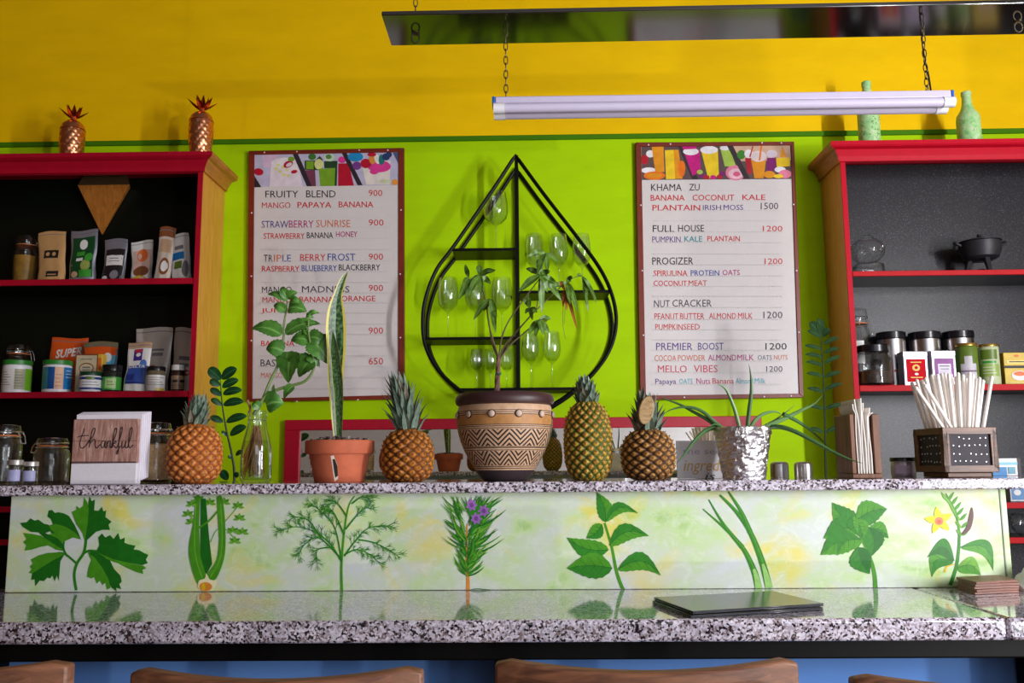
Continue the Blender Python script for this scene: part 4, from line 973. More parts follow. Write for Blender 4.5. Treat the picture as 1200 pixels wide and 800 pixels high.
rim = [(54 * k_, zpot - .001), (57 * k_, zpot + .003), (58.4 * k_, zpot + .012), (57.4 * k_, zpot + .022), (54 * k_, h), (50 * k_, h - .002), (48 * k_, h - .012), (0, h - .014)]
MB().lathe(rim, (0, 0, 0), 64).build('rim', plain(62, 36, 38, 0.45, var=.15), cpot, world=False)
MB().lathe([(0, h - .0135), (30 * k_, h - .010), (47.5 * k_, h - .0132)], (0, 0, 0), 32).build('soil', SOIL, t, world=False)
for k in range(12):
    a = R(-90 - 44.5 + 31 * k) if k < 8 else R(-90 - 44.5 + 248 + 28 * (k - 7)); zc = zpot * .865; rr = interp(tabp, .865 * .92) * k_
    m = MB(); m.cur = 0; m.lathe([(.0105, -.0005), (.0095, .0022), (.0085, .0025)], (0, 0, 0), 20); m.cur = 1
    m.lathe([(.0084, .0024), (.0078, .005), (.005, .0072), (0, .0078)], (0, 0, 0), 20)
    s_ = m.build('stud', [plain(40, 26, 24, .6), plain(206, 178, 160, .6)], cpot, world=False)
    s_.location = (rr * math.cos(a), rr * math.sin(a), zc); s_.rotation_euler = Vector((math.cos(a), math.sin(a), 0.02)).to_track_quat('Z', 'Y').to_euler()
BARK = wood('bark', (70, 46, 40), (140, 104, 86), (40, 40, 6), 0.8)
STEMG = plain(110, 120, 60, .5, var=.2); STEMB = plain(92, 78, 50, .6, var=.2)
m = MB()
for ph in (0, 2.1, 4.2):                                # braided trunk
    m.tube([P(582 + 2.2 * i / 10 + 1.4 * math.cos(ph + i * .7), 466 - 48 * i / 10, Y0 + .004 * math.sin(ph + i * .7)) for i in range(11)], [.0055 - .0002 * i for i in range(11)], 8)
m.build('trunk', BARK, t)
m = MB(); m.tube([P(584 + 7 * math.cos(a * .5) * .45, 437 + (a % 4) * .6, Y0 + .010 * math.sin(a * .5)) for a in range(13)], .0018, 6); m.build('plant_tie', plain(20, 96, 80, .5), t)
TREE = [((584, 420), (577, 402), (573, 378), (569, 352), (563, 330), (562, 322), .0), ((585, 420), (587, 400), (594, 380), (607, 360), (622, 340), (634, 324), -.02),
        ((586, 420), (592, 404), (606, 388), (618, 374), (628, 362), (630, 352), .02), ((585, 420), (580, 405), (574, 385), (571, 365), (572, 352), (574, 350), -.03), ((586, 420), (600, 395), (622, 370), (640, 352), (655, 338), (662, 330), .03), ((586, 420), (598, 404), (612, 392), (626, 380), (632, 377), (634, 376), -.02)]
for tr in TREE:
    pts_ = spline([P(a, b, Y0 + tr[6] * i / 5) for i, (a, b) in enumerate(tr[:6])], 4)
    MB().tube(pts_, [.0026 - .0014 * i / (len(pts_) - 1) for i in range(len(pts_))], 6).build('stem', STEMB, t)
PAL = leafmat('palmate_leaf', (52, 84, 18), (100, 140, 44), .45); PALN = leafmat('new_palmate_leaf', (150, 80, 30), (190, 120, 50), .45)
def palm(c, tips, Y, m, wpx=7.2, droop=0.0):
    rnd = random.Random(int(c[0] * 7 + c[1])); mb = MB(); o = P(c[0], c[1], Y)
    for tx, ty in tips:
        e = P(tx, ty, Y + rnd.uniform(-.05, .03)); d = e - o; l = d.length; mid = o + d * .5 + Vector((0, rnd.uniform(-.01, .01), l * .08))
        c_ = spline([o, o + d * .25 + Vector((0, 0, l * .05)), mid, o + d * .78 + Vector((0, 0, l * .03)), e], 3); n = len(c_)
        ws = [(.0012 + wpx * k_ * math.sin(PI * min(1, (i / (n - 1)) ** 0.85)) ** 1.0) if i < n - 1 else .0004 for i in range(n)]
        mb.leaf(c_, ws, (rnd.uniform(-.5, .5), -1, rnd.uniform(-.1, .5)), .12)
    mb.build('leaf', m, t)
c8 = crop(480, 310, 4.615); c7 = crop(480, 170, 4.615)
def pm(c, tips, dy, m=PAL, w_=7.2, cr=c8): palm(cr([c])[0], cr(tips), Y0 + dy, m, w_)
pm((380, 58), [(262, 190), (318, 140 + 30), (385, 170), (440, 105), (465, 30), (375, 0), (330, 110)], 0)
pm((320, 70), [(265, 185), (310, 180), (300, 0), (285, 120)], -.02, w_=6)
pm((436, 185), [(345, 298), (400, 250), (465, 370), (470, 290)], -.03)
pm((708, 58), [(590, 145), (630, -10 + 30), (690, -30), (715, 262), (760, 35), (800, 110), (745, 150), (820, 195)], -.02, w_=8.4)
pm((735, 585), [(640, 600), (690, 700), (745, 690), (800, 630), (700, 640)], .0, cr=c7, w_=6.4)
pm((650, 235), [(612, 180), (640, 150), (665, 300), (690, 260), (625, 265)], .02, PAL, 5)
pm((700, 300), [(640, 378), (678, 388), (725, 382), (765, 290), (755, 370), (740, 310)], -.02)
pm((838, 135), [(810, 90), (850, 250), (905, 350), (830, 230), (842, 120)], .03, PALN, 4)
pm((850, 100), [(780, 120), (895, 190), (910, 258), (870, 215), (880, 60)], .03, w_=6.5)
pm((935, 62), [(965, 165), (1010, 190), (965, 255), (905, 60), (1010, 210)], .05, w_=5)
pts_ = [P(a, b, Y0 + .02 + .004 * i) for i, (a, b) in enumerate(c8([(708, 58), (760, 85), (838, 100), (890, 70), (935, 62)]))]
MB().tube(spline(pts_, 4), .0011, 5).build('stem', STEMG, t)
for a in ([(838, 140), (828, 300), (842, 400)], [(848, 140), (836, 320)]):
    MB().tube(spline([P(q[0], q[1], Y0 + .03) for q in c8(a)], 4), .0008, 5).build('stem', STEMG, t)

# ---- green cutting in a glass bottle
Y0 = 2.34; x, wd, h = dim(283, 478, 318.5, 563, Y0); k_ = wd / 35.5
t = thing('bottle_cutting', 'leafy green cutting rooting in a clear glass bottle of water', 'plant in bottle', (x, Y0, ZT + EPS))
pr = [(0, 0), (15, 0), (17, 2), (17.7, 6), (17.7, 30), (17, 40), (14.5, 52), (11.6, 62), (10.6, 70), (10.6, 76), (11.3, 77), (11.3, 81), (10.6, 83)]
outer = [(a * k_, b * k_) for a, b in pr]
MB().lathe(outer + [(9.4 * k_, 83 * k_), (9.4 * k_, 70 * k_), (13.4 * k_, 52 * k_), (15.9 * k_, 40 * k_), (16.5 * k_, 30 * k_), (16.5 * k_, 8 * k_), (14 * k_, 3 * k_), (0, 3 * k_)], (0, 0, 0), 40).build('bottle', JARGLASS, t, world=False, smooth=50)
MB().lathe([(0, 3.2 * k_), (13.8 * k_, 3.2 * k_), (16.3 * k_, 8.2 * k_), (16.3 * k_, 30 * k_), (15.7 * k_, 40 * k_), (14 * k_, 48 * k_), (0, 48 * k_)], (0, 0, 0), 32).build('water', WATER, t, world=False)
MB().tube(spline([(10.7 * k_ * math.cos(a), 10.7 * k_ * math.sin(a), 72 * k_) for a in [2 * PI * i / 20 for i in range(20)]], 1)[:-1], .0006, 4, True).build('wire_ring', STEEL, t, world=False)
rnd = random.Random(5); ROOT = plain(128, 88, 44, .7, var=.35); m = MB()
for i in range(120):
    a = rnd.uniform(0, 6.28); q = rnd.uniform(5, 15) * k_; s_ = -1 if i < 90 else 1
    top = Vector((rnd.uniform(-5, 3) * k_, rnd.uniform(-3, 3) * k_, rnd.uniform(52, 66) * k_)); bot = Vector((q * .9 * math.cos(a) - 3 * k_, q * .9 * math.sin(a), rnd.uniform(5, 30) * k_))
    m.tube(spline([top, top.lerp(bot, .4) + Vector((rnd.uniform(-3, 3) * k_, 0, 0)), bot], 4), rnd.uniform(.0008, .0024), 5)
m.build('roots', ROOT, t, world=False)
c5 = crop(280, 300, 5.714); c6 = crop(280, 420, 5.0)
ST = plain(108, 132, 70, .5, var=.15)
stems = [c6([(85, 330), (130, 260), (180, 140), (235, 20)]) + c5([(300, 600 - 60), (295, 500), (312, 390), (325, 300)]), c6([(90, 330), (150, 225), (230, 180), (320, 155), (390, 130), (435, 70)]) + c5([(500, 700), (480, 600), (465, 500), (465, 430)])]
for k, s_ in enumerate(stems):
    pts_ = spline([P(a, b, Y0 - .01 * k * i / 6) for i, (a, b) in enumerate(s_)], 4)
    MB().tube(pts_, [.0052 - .0030 * i / (len(pts_) - 1) for i in range(len(pts_))], 7).build('stem', ST, t)
m = MB(); m.tube(spline([P(a, b, Y0) for a, b in c6([(60, 320), (66, 290), (50, 245)])], 4), .0035, 6); m.build('cut_stem', plain(150, 110, 80, .7), t)
BRD = leafmat('broad_green_leaf', (44, 92, 30), (86, 140, 52), .38)
def broad(b, tip, w_, cr=c5, dy=0.0, nrm=None, bend=.1):
    rnd = random.Random(int(b[0] * 3 + tip[1])); (bx, by), (tx, ty) = cr([b, tip]); o = P(bx, by, Y0 - .005); e = P(tx, ty, Y0 + dy); d = e - o; l = d.length
    c_ = spline([o, o + d * .3 + Vector((0, -.006, l * bend)), o + d * .65 + Vector((0, -.008, l * bend)), e], 5); n = len(c_)
    sc2 = 1.45 * (w_ / (5.714 if cr is c5 else 5.0)) * k_
    ws = [max(.0008, sc2 * math.sin(PI * min(1, (i / (n - 1)) ** 0.7)) * (1 + (.07 if i % 2 else -.05))) for i in range(n)]
    MB().leaf(c_, ws, nrm or (rnd.uniform(-.3, .3), -1, rnd.uniform(.1, .8)), .12).build('leaf', BRD, t)
for a in (((285, 528), (82, 485), 92), ((325, 298), (192, 256), 38), ((325, 285), (392, 243), 46), ((322, 285), (284, 212), 44), ((345, 300), (418, 318), 44), ((318, 372), (232, 332), 50), ((330, 350), (455, 372), 100),
          ((468, 392), (538, 382), 28), ((450, 400), (500, 415), 30), ((310, 520), (545, 452), 70), ((460, 500), (420, 520), 50), ((480, 575), (348, 562), 84), ((470, 545), (578, 580), 76), ((478, 560), (618, 730), 120),
          ((300, 640), (182, 620), 84), ((330, 640), (322, 726), 76), ((350, 640), (330, 850), 130), ((500, 690), (400, 810), 110), ((470, 660), (540, 740), 60)): broad(*a)
for a in (((160, 275), (262, 262), 96), ((322, 160), (262, 238), 42), ((205, 205), (208, 150), 14), ((120, 290), (80, 260), 40)): broad(*a, cr=c6)

# ---- aloe in a foil pot
Y0 = 2.30; x, wd, h = dim(838, 502, 904, 563, Y0); r = wd / 2
def foil():
    t = NT('crinkled_foil'); t.bump(t.noise(t.obj((1, 1, .5)), 70, 5, .6, 1.0), .7, .006)
    f = t.noise(t.obj(), 12, 2)
    return t.set(t.ramp(f, [(0, (.72, .70, .74, 1)), (1, (.86, .85, .88, 1))]), .2, 1.0)
t = thing('aloe_plant', 'spiky aloe in a pot wrapped with crinkled silver foil', 'potted plant', (x, Y0, ZT + EPS))
rnd = random.Random(9); tabn = [[rnd.uniform(-1, 1) for _ in range(40)] for _ in range(40)]
def crink(q, z):
    i = q / (2 * PI) * 40; j = z / h * 30; i0, j0 = int(i) % 40, int(j) % 40
    return 1 + .03 * (tabn[i0][j0] * (1 - i % 1) + tabn[(i0 + 1) % 40][j0] * (i % 1)) + .015 * math.sin(7 * q + z * 200)
fp = [(r * .74 + r * .22 * i / 24, h * .84 * i / 24) for i in range(25)]
MB().lathe([(0, 0)] + fp + [(r * 1.0, h * .85), (r * 1.02, h * .9), (r, h * .98), (r * .96, h), (r * .9, h), (r * .86, h * .9), (0, h * .88)], (0, 0, 0), 90, shape=crink).build('foil_pot', foil(), t, world=False, smooth=0)
MB().lathe([(0, h * .9), (r * .84, h * .905)], (0, 0, 0), 24).build('soil', SOIL, t, world=False)
c9 = crop(780, 420, 5.0); ALOE = plain(66, 106, 56, .38, var=.18); ALOEL = plain(100, 140, 84, .38, var=.18)
for pl_, w_, m_, dy in (([(435, 420), (420, 350), (395, 270), (360, 190), (330, 160), (305, 154)], 24, ALOEL, -.02), ([(478, 415), (490, 300), (502, 200), (500, 100), (487, 28)], 26, ALOE, -.03), ([(500, 400), (530, 355), (580, 322), (640, 310), (680, 328)], 24, ALOEL, .02),
        ([(560, 410), (640, 375), (720, 340), (800, 300), (870, 265), (918, 218)], 28, ALOEL, .02), ([(620, 400), (680, 402), (760, 428), (880, 490), (980, 545), (1080, 590), (1150, 612)], 28, ALOE, -.11), ([(690, 325), (760, 360), (850, 420), (960, 522)], 26, ALOE, .05),
        ([(340, 412), (285, 370), (230, 320), (170, 290), (100, 284), (30, 300), (-10, 325)], 24, ALOE, -.02), ([(300, 400), (240, 355), (160, 310), (90, 272), (0, 238), (-30, 232)], 22, ALOE, .02), ([(285, 404), (230, 425), (170, 480), (110, 560), (60, 620)], 26, ALOE, -.06),
        ([(590, 385), (640, 360), (700, 318), (758, 272)], 12, ALOEL, .05), ([(330, 402), (290, 385), (250, 400)], 14, ALOE, -.03)):
    pts_ = spline([P(a, b, Y0 + dy * (i / (len(pl_) - 1)) ) for i, (a, b) in enumerate(c9(pl_))], 5); n = len(pts_)
    MB().tube(pts_, [max(.0005, w_ / 5 / 2 * wd / 66 * (1 - (i / (n - 1)) ** 2.2)) for i in range(n)], 8).build('leaf', m_, t)

# ---- leafy stems on the low back counter
ZZ = leafmat('zz_leaf', (14, 64, 30), (30, 92, 44), .3); ZZS = plain(36, 60, 26, .5, var=.2)
def zz_plant(label, stem, leaves, cr, Y, m_leaf, base):
    zb = 0.9; b = P(base[0], base[1], Y); t = thing('zz_plant', label, 'potted plant', (b.x, Y, zb + EPS))
    MB().lathe([(0, 0), (.05, 0), (.066, .1), (.07, .1), (.07, .118), (.062, .118), (.058, .105), (0, .104)], (0, 0, 0), 32).build('pot', TERRA, t, world=False)
    MB().lathe([(0, .1045), (.0575, .106)], (0, 0, 0), 24).build('soil', SOIL, t, world=False)
    pts_ = [Vector((b.x, Y, zb + .1))] + [P(x_, y_, Y) for x_, y_ in cr(stem)]; pts_ = spline(pts_, 5)
    MB().tube(pts_, [.006 - .004 * i / (len(pts_) - 1) for i in range(len(pts_))], 7).build('stem', ZZS, t)
    for bb, tt, w_ in leaves:
        (bx, by), (tx, ty) = cr([bb, tt]); s = (P(bx + 1, by, Y).x - P(bx, by, Y).x)
        rnd = random.Random(bx + ty); o = P(bx, by, Y); e = P(tx, ty, Y - .01); d = e - o; l = d.length
        c_ = spline([o, o + d * .4 + Vector((0, -.004, l * .06)), o + d * .8 + Vector((0, -.004, l * .04)), e], 4); n = len(c_)
        ws = [max(.0006, w_ * s * math.sin(PI * min(1, (i / (n - 1)) ** .8))) for i in range(n)]
        MB().leaf(c_, ws, (rnd.uniform(-.2, .2), -1, rnd.uniform(0, .4)), .1).build('leaf', m_leaf, t)
cz = crop(220, 420, 5.16)
zz_plant('leafy dark green stem rising between the orange pineapple and the bottle', [(282, 740), (268, 590), (235, 440), (210, 290), (197, 135)],
         [((200, 130), (126, 60), 13), ((195, 165), (132, 135), 9), ((205, 125), (298, 62), 13), ((208, 175), (308, 130), 10), ((212, 215), (328, 192), 10), ((214, 280), (338, 262), 11), ((205, 225), (135, 185), 8), ((207, 285), (140, 245), 7), ((232, 385), (358, 348), 10), ((215, 385), (135, 355), 8),
          ((255, 465), (355, 412), 11), ((240, 470), (205, 438), 4), ((290, 585), (335, 560), 6), ((272, 600), (243, 592), 5), ((240, 735), (205, 675), 10), ((285, 720), (310, 690), 6)], cz, 3.45, ZZ, (275, 560))
cz2 = crop(930, 360, 3.81)
lv = [((124, 125), (70, 68), 12), ((124, 120), (110, 50), 10), ((128, 130), (160, 95), 8), ((122, 135), (62, 105), 7)]
for i, y in enumerate((190, 225, 262, 310, 380, 455, 560)): lv.append(((130 + i, y), (48 + 3 * i, y - 18 + 4 * (i % 2)), 5.5))
for i, y in enumerate((165, 205, 250, 312, 370, 455, 560)): lv.append(((132 + i, y), (200 + 4 * i, y - 30 + 8 * (i % 2)), 5.5))
zz_plant('tall stem with paired leaves coloured as if in shade beside the bright red trimmed cabinet', [(145, 760), (140, 500), (132, 300), (122, 125)], lv, cz2, 3.5, leafmat('zz_shaded_leaf', (14, 50, 12), (30, 72, 22), .85), (968, 555))  # leaf green darkened because this plant stands in shadow

# ---------------------------------------------------------------- containers
def PZ(px, py, z):
    d = P(px, py, 1.0) - EYE; return EYE + d * ((z - EYE.z) / d.z)
GREY1 = plain(120, 116, 124, .6, var=.05); INK = plain(50, 46, 52, .6, var=.05)
GREENLID = plain(40, 130, 40, .4); DGREENLID = plain(10, 62, 36, .4); BLACKLID = plain(20, 18, 24, .25); GOLDLID = plain(186, 150, 76, .3, .8)
def wrap(t, name, r, z0, z1, a0, a1, m, lift=.0007, nm=12):
    """label patch round a cylinder; a in degrees, 0 faces the camera, + to the right"""
    q = math.degrees(math.atan2(-t.location.x, t.location.y))
    mb = MB(); mb.lathe([(r + lift, z0), (r + lift, z1)], (0, 0, 0), nm, R(-90 + a0 + q), R(-90 + a1 + q)); return mb.build(name, m, t, world=False)
def lines_on(t, r, z0, z1, a0, a1, n, m):
    mb = MB(); q = math.degrees(math.atan2(-t.location.x, t.location.y)); a0 += q; a1 += q
    for i in range(n):
        z = z0 + (z1 - z0) * (i + .5) / n; mb.lathe([(r + .0012, z - .0012), (r + .0012, z + .0012)], (0, 0, 0), 8, R(-90 + a0), R(-90 + a1 - (i % 3) * (a1 - a0) * .14))
    mb.build('label_print', m, t, world=False)
def tub(label, box, Y, z, lid, body, wraps, lidf=.14, cat='tub', name='supplement_tub', prints=()):
    x, wd, h = dim(*box, Y); h = P((box[0] + box[2]) / 2, box[1], Y).z - z; r = wd / 2
    t = thing(name, label, cat, (x, Y, z + EPS)); hl = h * (1 - lidf)
    MB().lathe([(0, 0), (r * .92, 0), (r * .96, .003), (r * .96, hl - .004), (r * .9, hl), (0, hl)], (0, 0, 0), 36).build('body', body, t, world=False)
    MB().lathe([(0, hl + .0003), (r, hl + .0003), (r, h - .002), (r * .97, h), (0, h)], (0, 0, 0), 36).build('lid', lid, t, world=False)
    for a0, a1, f0, f1, m in wraps: wrap(t, 'label', r * .96, h * f0, h * f1, a0, a1, m)
    for a0, a1, f0, f1, n, m in prints: lines_on(t, r * .96, h * f0, h * f1, a0, a1, n, m)
    return t
def clip_jar(label, box, Y, z, content=None, cf=.6, paper=None, side=1, group=None):
    x, wd, h = dim(*box, Y); h = P((box[0] + box[2]) / 2, box[1], Y).z - z; r = wd / 2
    t = thing('clip_top_jar', label, 'jar', (x, Y, z + EPS), group)
    hn = h * .80
    o = [(r * .9, 0), (r, .004), (r, hn * .82), (r * .94, hn * .9), (r * .78, hn * .97), (r * .78, hn)]
    MB().lathe([(0, 0)] + o + [(r * .72, hn), (r * .72, hn * .96), (r * .93, hn * .80), (r * .95, .008), (0, .007)], (0, 0, 0), 36).build('jar', JARGLASS, t, world=False, smooth=50)
    MB().lathe([(r * .83, hn + .0005), (r * .83, hn + .004), (0, hn + .004)], (0, 0, 0), 30).build('gasket', plain(210, 120, 70, .6), t, world=False)
    MB().lathe([(0, hn + .0045), (r * .86, hn + .0045), (r * .9, hn + h * .07), (r * .8, h * .985), (r * .5, h), (0, h)], (0, 0, 0), 30).build('lid', JARGLASS, t, world=False, smooth=50)
    m = MB()
    for z_ in (hn * .985, hn + h * .08): m.tube([(r * .9 * math.cos(a), r * .9 * math.sin(a), z_) for a in [2 * PI * i / 24 for i in range(24)]], .0016, 5, True)
    for dy in (-.012, .012): m.tube([(side * r * .9, dy, hn + h * .08), (side * r * 1.06, dy, hn), (side * r * 1.14, dy, hn - h * .12)], .0016, 5)
    m.tube([(side * r * 1.14, -.012, hn - h * .12), (side * r * 1.14, .012, hn - h * .12)], .0016, 5); m.build('wire_clasp', CHROME, t, world=False)
    if content: MB().lathe([(0, .008), (r * .94, .009), (r * .94, hn * .8 * cf / .8), (r * .5, hn * cf + .004), (0, hn * cf + .003)], (0, 0, 0), 30).build('contents', content, t, world=False)
    if paper: wrap(t, 'label', r, h * .3, h * .58, -50, 30, paper)
    return t
def pouch(label, box, Y, z, m, decals=(), words_=(), lean=0.0, yaw=0.0, depth=.05, name='food_pouch', cat='pouch', top=None, topf=.84, back=R(4)):
    x, wd, h = dim(*box, Y); h = P((box[0] + box[2]) / 2, box[1], Y).z - z; w2 = wd / 2 * .96
    t = thing(name, label, cat, (x, Y, z + EPS + abs(math.sin(lean)) * w2 + depth * .5 * math.sin(back) + .0012)); t.rotation_euler = (-back, lean, yaw)
    rnd = random.Random(int(box[0] * 13 + box[1])); ph = rnd.uniform(0, 6)
    def th(v): return max(.0035, depth * (1 - v * .98) ** .7 * (.55 + .45 * math.sin(PI * min(1, .35 + v)))) / 2
    def wv(v): return w2 * (1 - .05 * math.sin(PI * min(1, v * 1.1)) )
    def front(u, v, lift=0.0):
        X = (u - .5) * 2; k = max(0.0, 1 - abs(X) ** 2.6) ** .45
        crump = .003 * math.sin(9 * u + 11 * v + ph) * math.sin(7 * v - 5 * u) * (1 - v)
        wob = .03 * w2 * math.sin(6 * v + ph) + .02 * w2 * math.sin(13 * v + 2 * ph)
        return Vector((wv(v) * X + wob, -th(v) * k - lift - crump * k, h * v + (.004 * math.sin(5 * u + ph) * v)))
    nu, nv = 20, 16; vs = []; fs = []
    for j in range(nv + 1):
        v = j / nv; fr_ = [front(i / nu, v) for i in range(nu + 1)]; bk = [Vector((p.x, -p.y * .8 + .0004, p.z)) for p in fr_[1:-1]][::-1]
        vs += fr_ + bk
    c = 2 * nu; mb = MB()
    tj = int(nv * topf)
    for j in range(nv):
        for i in range(c): fs.append((j * c + i, j * c + (i + 1) % c, (j + 1) * c + (i + 1) % c, (j + 1) * c + i))
    mb.add(vs, fs + [tuple(range(c))[::-1], tuple(nv * c + i for i in range(c))])
    mats = [m]
    if top:
        mats.append(top)
        for k, f in enumerate(fs):
            if k // c >= tj: mb.mi[k] = 1
    bag = mb.build('bag', mats, t, world=False, smooth=60)
    mb = MB(); mb.add([front(u, .93 + q, .0008) for q in (0, .012) for u in [i / 12 for i in range(13)]], [(i, i + 1, i + 14, i + 13) for i in range(12)]); mb.build('seal', GREY1, bag, world=False)
    for k, d in enumerate(decals):
        u0, u1, v0, v1, dm = d[:5]; sh = d[5] if len(d) > 5 else 'r'; n = 8; mb = MB(); lf = .0008 + .0003 * k
        if sh == 'r': mb.add([front(u0 + (u1 - u0) * i / n, v0 + (v1 - v0) * j / n, lf) for j in range(n + 1) for i in range(n + 1)], [(j * (n + 1) + i, j * (n + 1) + i + 1, (j + 1) * (n + 1) + i + 1, (j + 1) * (n + 1) + i) for j in range(n) for i in range(n)])
        else:
            mb.add([front((u0 + u1) / 2, (v0 + v1) / 2, lf)] + [front((u0 + u1) / 2 + (u1 - u0) / 2 * math.cos(a), (v0 + v1) / 2 + (v1 - v0) / 2 * math.sin(a), lf) for a in [2 * PI * i / 18 for i in range(18)]], [(0, i + 1, (i + 1) % 18 + 1) for i in range(18)])
        mb.build('label', dm, bag, world=False)
    for k, (s_, u0, u1, v0, v1, dm, slant) in enumerate(words_):
        mb = MB(); text_fit(mb, s_, lambda a, b: front(u0 + (u1 - u0) * a, v0 + (v1 - v0) * b + slant * a, .0026 + .0002 * k), .03); mb.build('lettering', dm, bag, world=False, smooth=0)
    return t
def carton(label, box, Y, z, m, faces, depth=.06, yaw=0.0, name='tea_box', cat='box', lid=None, words_=()):
    x, wd, h = dim(*box, Y); h = P((box[0] + box[2]) / 2, box[1], Y).z - z
    t = thing(name, label, cat, (x, Y, z + EPS)); t.rotation_euler = (0, 0, yaw); w2 = wd / 2
    MB().box(-w2, w2, 0, depth, 0, h).build('body', m, t, world=False, bevel=.002)
    if lid: MB().box(-w2 - .001, w2 + .001, -.001, depth + .001, h * .86, h + .001).build('lid', lid, t, world=False, bevel=.002)
    for k, (u0, u1, v0, v1, dm, sh) in enumerate(faces):
        mb = MB(); y = -.0012 - .0002 * k
        if sh == 'r': mb.add([(-w2 + wd * u0, y, h * v0), (-w2 + wd * u1, y, h * v0), (-w2 + wd * u1, y, h * v1), (-w2 + wd * u0, y, h * v1)], [(0, 1, 2, 3)])
        else: mb.add([(-w2 + wd * ((u0 + u1) / 2 + (u1 - u0) / 2 * math.cos(a)), y, h * ((v0 + v1) / 2 + (v1 - v0) / 2 * math.sin(a))) for a in [2 * PI * i / 20 for i in range(20)]], [tuple(range(20))])
        mb.build('label', dm, t, world=False)
    return t
KRAFT = plain(196, 150, 96, .7, var=.1); SILV = plain(176, 178, 196, .3, .7, var=.06); FGREEN = plain(16, 70, 34, .35); LGREEN = plain(60, 150, 50, .4); WH = plain(228, 224, 222, .45, var=.03)
BLK = plain(34, 28, 30, .4); PINK = plain(214, 176, 164, .45); BROWN = plain(130, 74, 40, .5); BLU = plain(24, 120, 190, .4); NAVY = plain(34, 50, 130, .4); ORA = plain(220, 86, 24, .45, var=.08); YEL = plain(226, 186, 60, .45); CREAMC = plain(214, 196, 160, .5)
PURPLE = plain(70, 40, 130, .4); SKY = plain(90, 170, 210, .4); FOILW = plain(206, 196, 190, .35, .3, var=.05); REDC = plain(206, 6, 30, .6, spec=.1); LILA = plain(160, 108, 166, .6, spec=.1); LIME = plain(120, 190, 40, .4); TAN = plain(186, 150, 120, .5); ORC = plain(226, 110, 50, .5); OLIVE = plain(96, 120, 40, .4, var=.15)
# left cabinet, upper shelf
YS = 3.78
clip_jar('clear jar of amber granules at the left end of the upper left shelf', (17, 277, 45, 327), 3.86, zl1, plain(150, 110, 30, .7, var=.3), .75)
pouch('brown kraft paper pouch with two black stickers on the upper left shelf', (45, 272, 79, 327), YS, zl1, KRAFT, [(.25, .78, .46, .62, BLK), (.40, .82, .09, .2, BLK), (.32, .46, .5, .58, KRAFT, 'e'), (.55, .69, .5, .58, KRAFT, 'e'), (.45, .75, .12, .14, KRAFT)], lean=R(-4))
pouch('silver edged pouch with dark green front and white disc', (82, 270, 115, 327), YS, zl1, SILV, [(.1, .92, .08, .86, FGREEN), (.36, .66, .62, .82, WH, 'e'), (.28, .6, .5, .58, LGREEN), (.3, .56, .4, .46, WH), (.5, .85, .2, .42, plain(150, 160, 80, .4), 'e'), (.62, .92, .38, .54, LGREEN, 'e'), (.15, .4, .08, .2, TAN, 'e'), (.45, .9, .08, .22, LGREEN)], lean=R(-3))
pouch('small silver topped black pouch with a white label', (120, 280, 148, 327), YS, zl1, SILV, [(.1, .94, .06, .76, BLK), (.14, .9, .38, .62, WH), (.25, .75, .47, .485, GREY1), (.3, .7, .53, .55, GREY1), (.45, .8, .06, .26, GREY1, 'e'), (.1, .35, .03, .14, WH, 'e')])
pouch('small pale pink pouch with brown picture on the upper left shelf', (154, 283, 181, 327), YS + .06, zl1, WH, [(.12, .95, .3, .78, PINK), (.3, .8, .5, .8, ORC, 'e'), (.2, .9, .16, .4, BROWN, 'e'), (.15, .8, .03, .18, YEL, 'e')], lean=R(-4))
pouch('narrow pouch with brown top between the pink pouch and the white pouch', (181, 266, 201, 327), YS - .02, zl1, plain(200, 184, 172, .4), [(.15, .85, .52, .76, TAN), (.3, .9, .1, .42, BROWN, 'e'), (.4, .8, .16, .36, WH, 'e')], top=BROWN, topf=.86, lean=R(3), depth=.04)
pouch('white pouch with bright blue band at the right end of the upper left shelf', (203, 275, 227, 327), YS, zl1, WH, [(.05, .72, .44, .6, BLU), (.25, .7, .66, .74, GREY1), (.2, .6, .24, .4, OLIVE), (.62, .95, .05, .4, GREY1, 'e')], lean=R(-8))
# left cabinet, lower shelf
clip_jar('tall clip top jar behind the first green lidded tub', (6, 404, 36, 459), 3.87, zl2, plain(60, 50, 40, .8, var=.3), .5)
tub('white tub with green lid and beige and green label at far left', (4, 423, 36, 459), 3.74, zl2, GREENLID, WHITEP, [(-90, -12, .1, .72, WH), (-10, 32, .1, .72, plain(170, 164, 140, .5)), (32, 85, .08, .74, LIME)], prints=[(-80, -25, .2, .66, 6, GREY1), (-8, 24, .16, .66, 6, plain(100, 110, 80, .5))])
tub('white tub with green lid and blue label with orange picture', (51, 423, 83, 459), 3.74, zl2, GREENLID, WHITEP, [(-90, -38, .1, .78, plain(60, 140, 150, .4)), (-38, -10, .1, .78, plain(20, 80, 150, .4)), (-10, 25, .1, .78, plain(226, 180, 150, .5)), (25, 85, .1, .78, BLU)], prints=[(35, 75, .42, .72, 3, WH), (-6, 18, .14, .6, 4, plain(190, 110, 60, .5))])
pouch('orange pouch with slanting white capital letters behind the second tub', (55, 396, 100, 459), 3.89, zl2, ORA, [(.3, .9, .05, .32, YEL, 'e')], [('SUPER', .2, .92, .62, .78, WH, .08), ], depth=.06)
pouch('orange and blue pouch behind the cream tea box', (95, 401, 137, 457), 3.838, zl2, plain(40, 76, 110, .4), [(.03, .97, .74, .9, ORA), (.05, .95, .55, .74, SKY), (.6, .85, .6, .78, WH, 'e'), (.1, .9, .2, .34, NAVY), (.05, .3, .3, .5, ORC, 'e')], top=plain(120, 110, 80, .4), topf=.9, depth=.06)
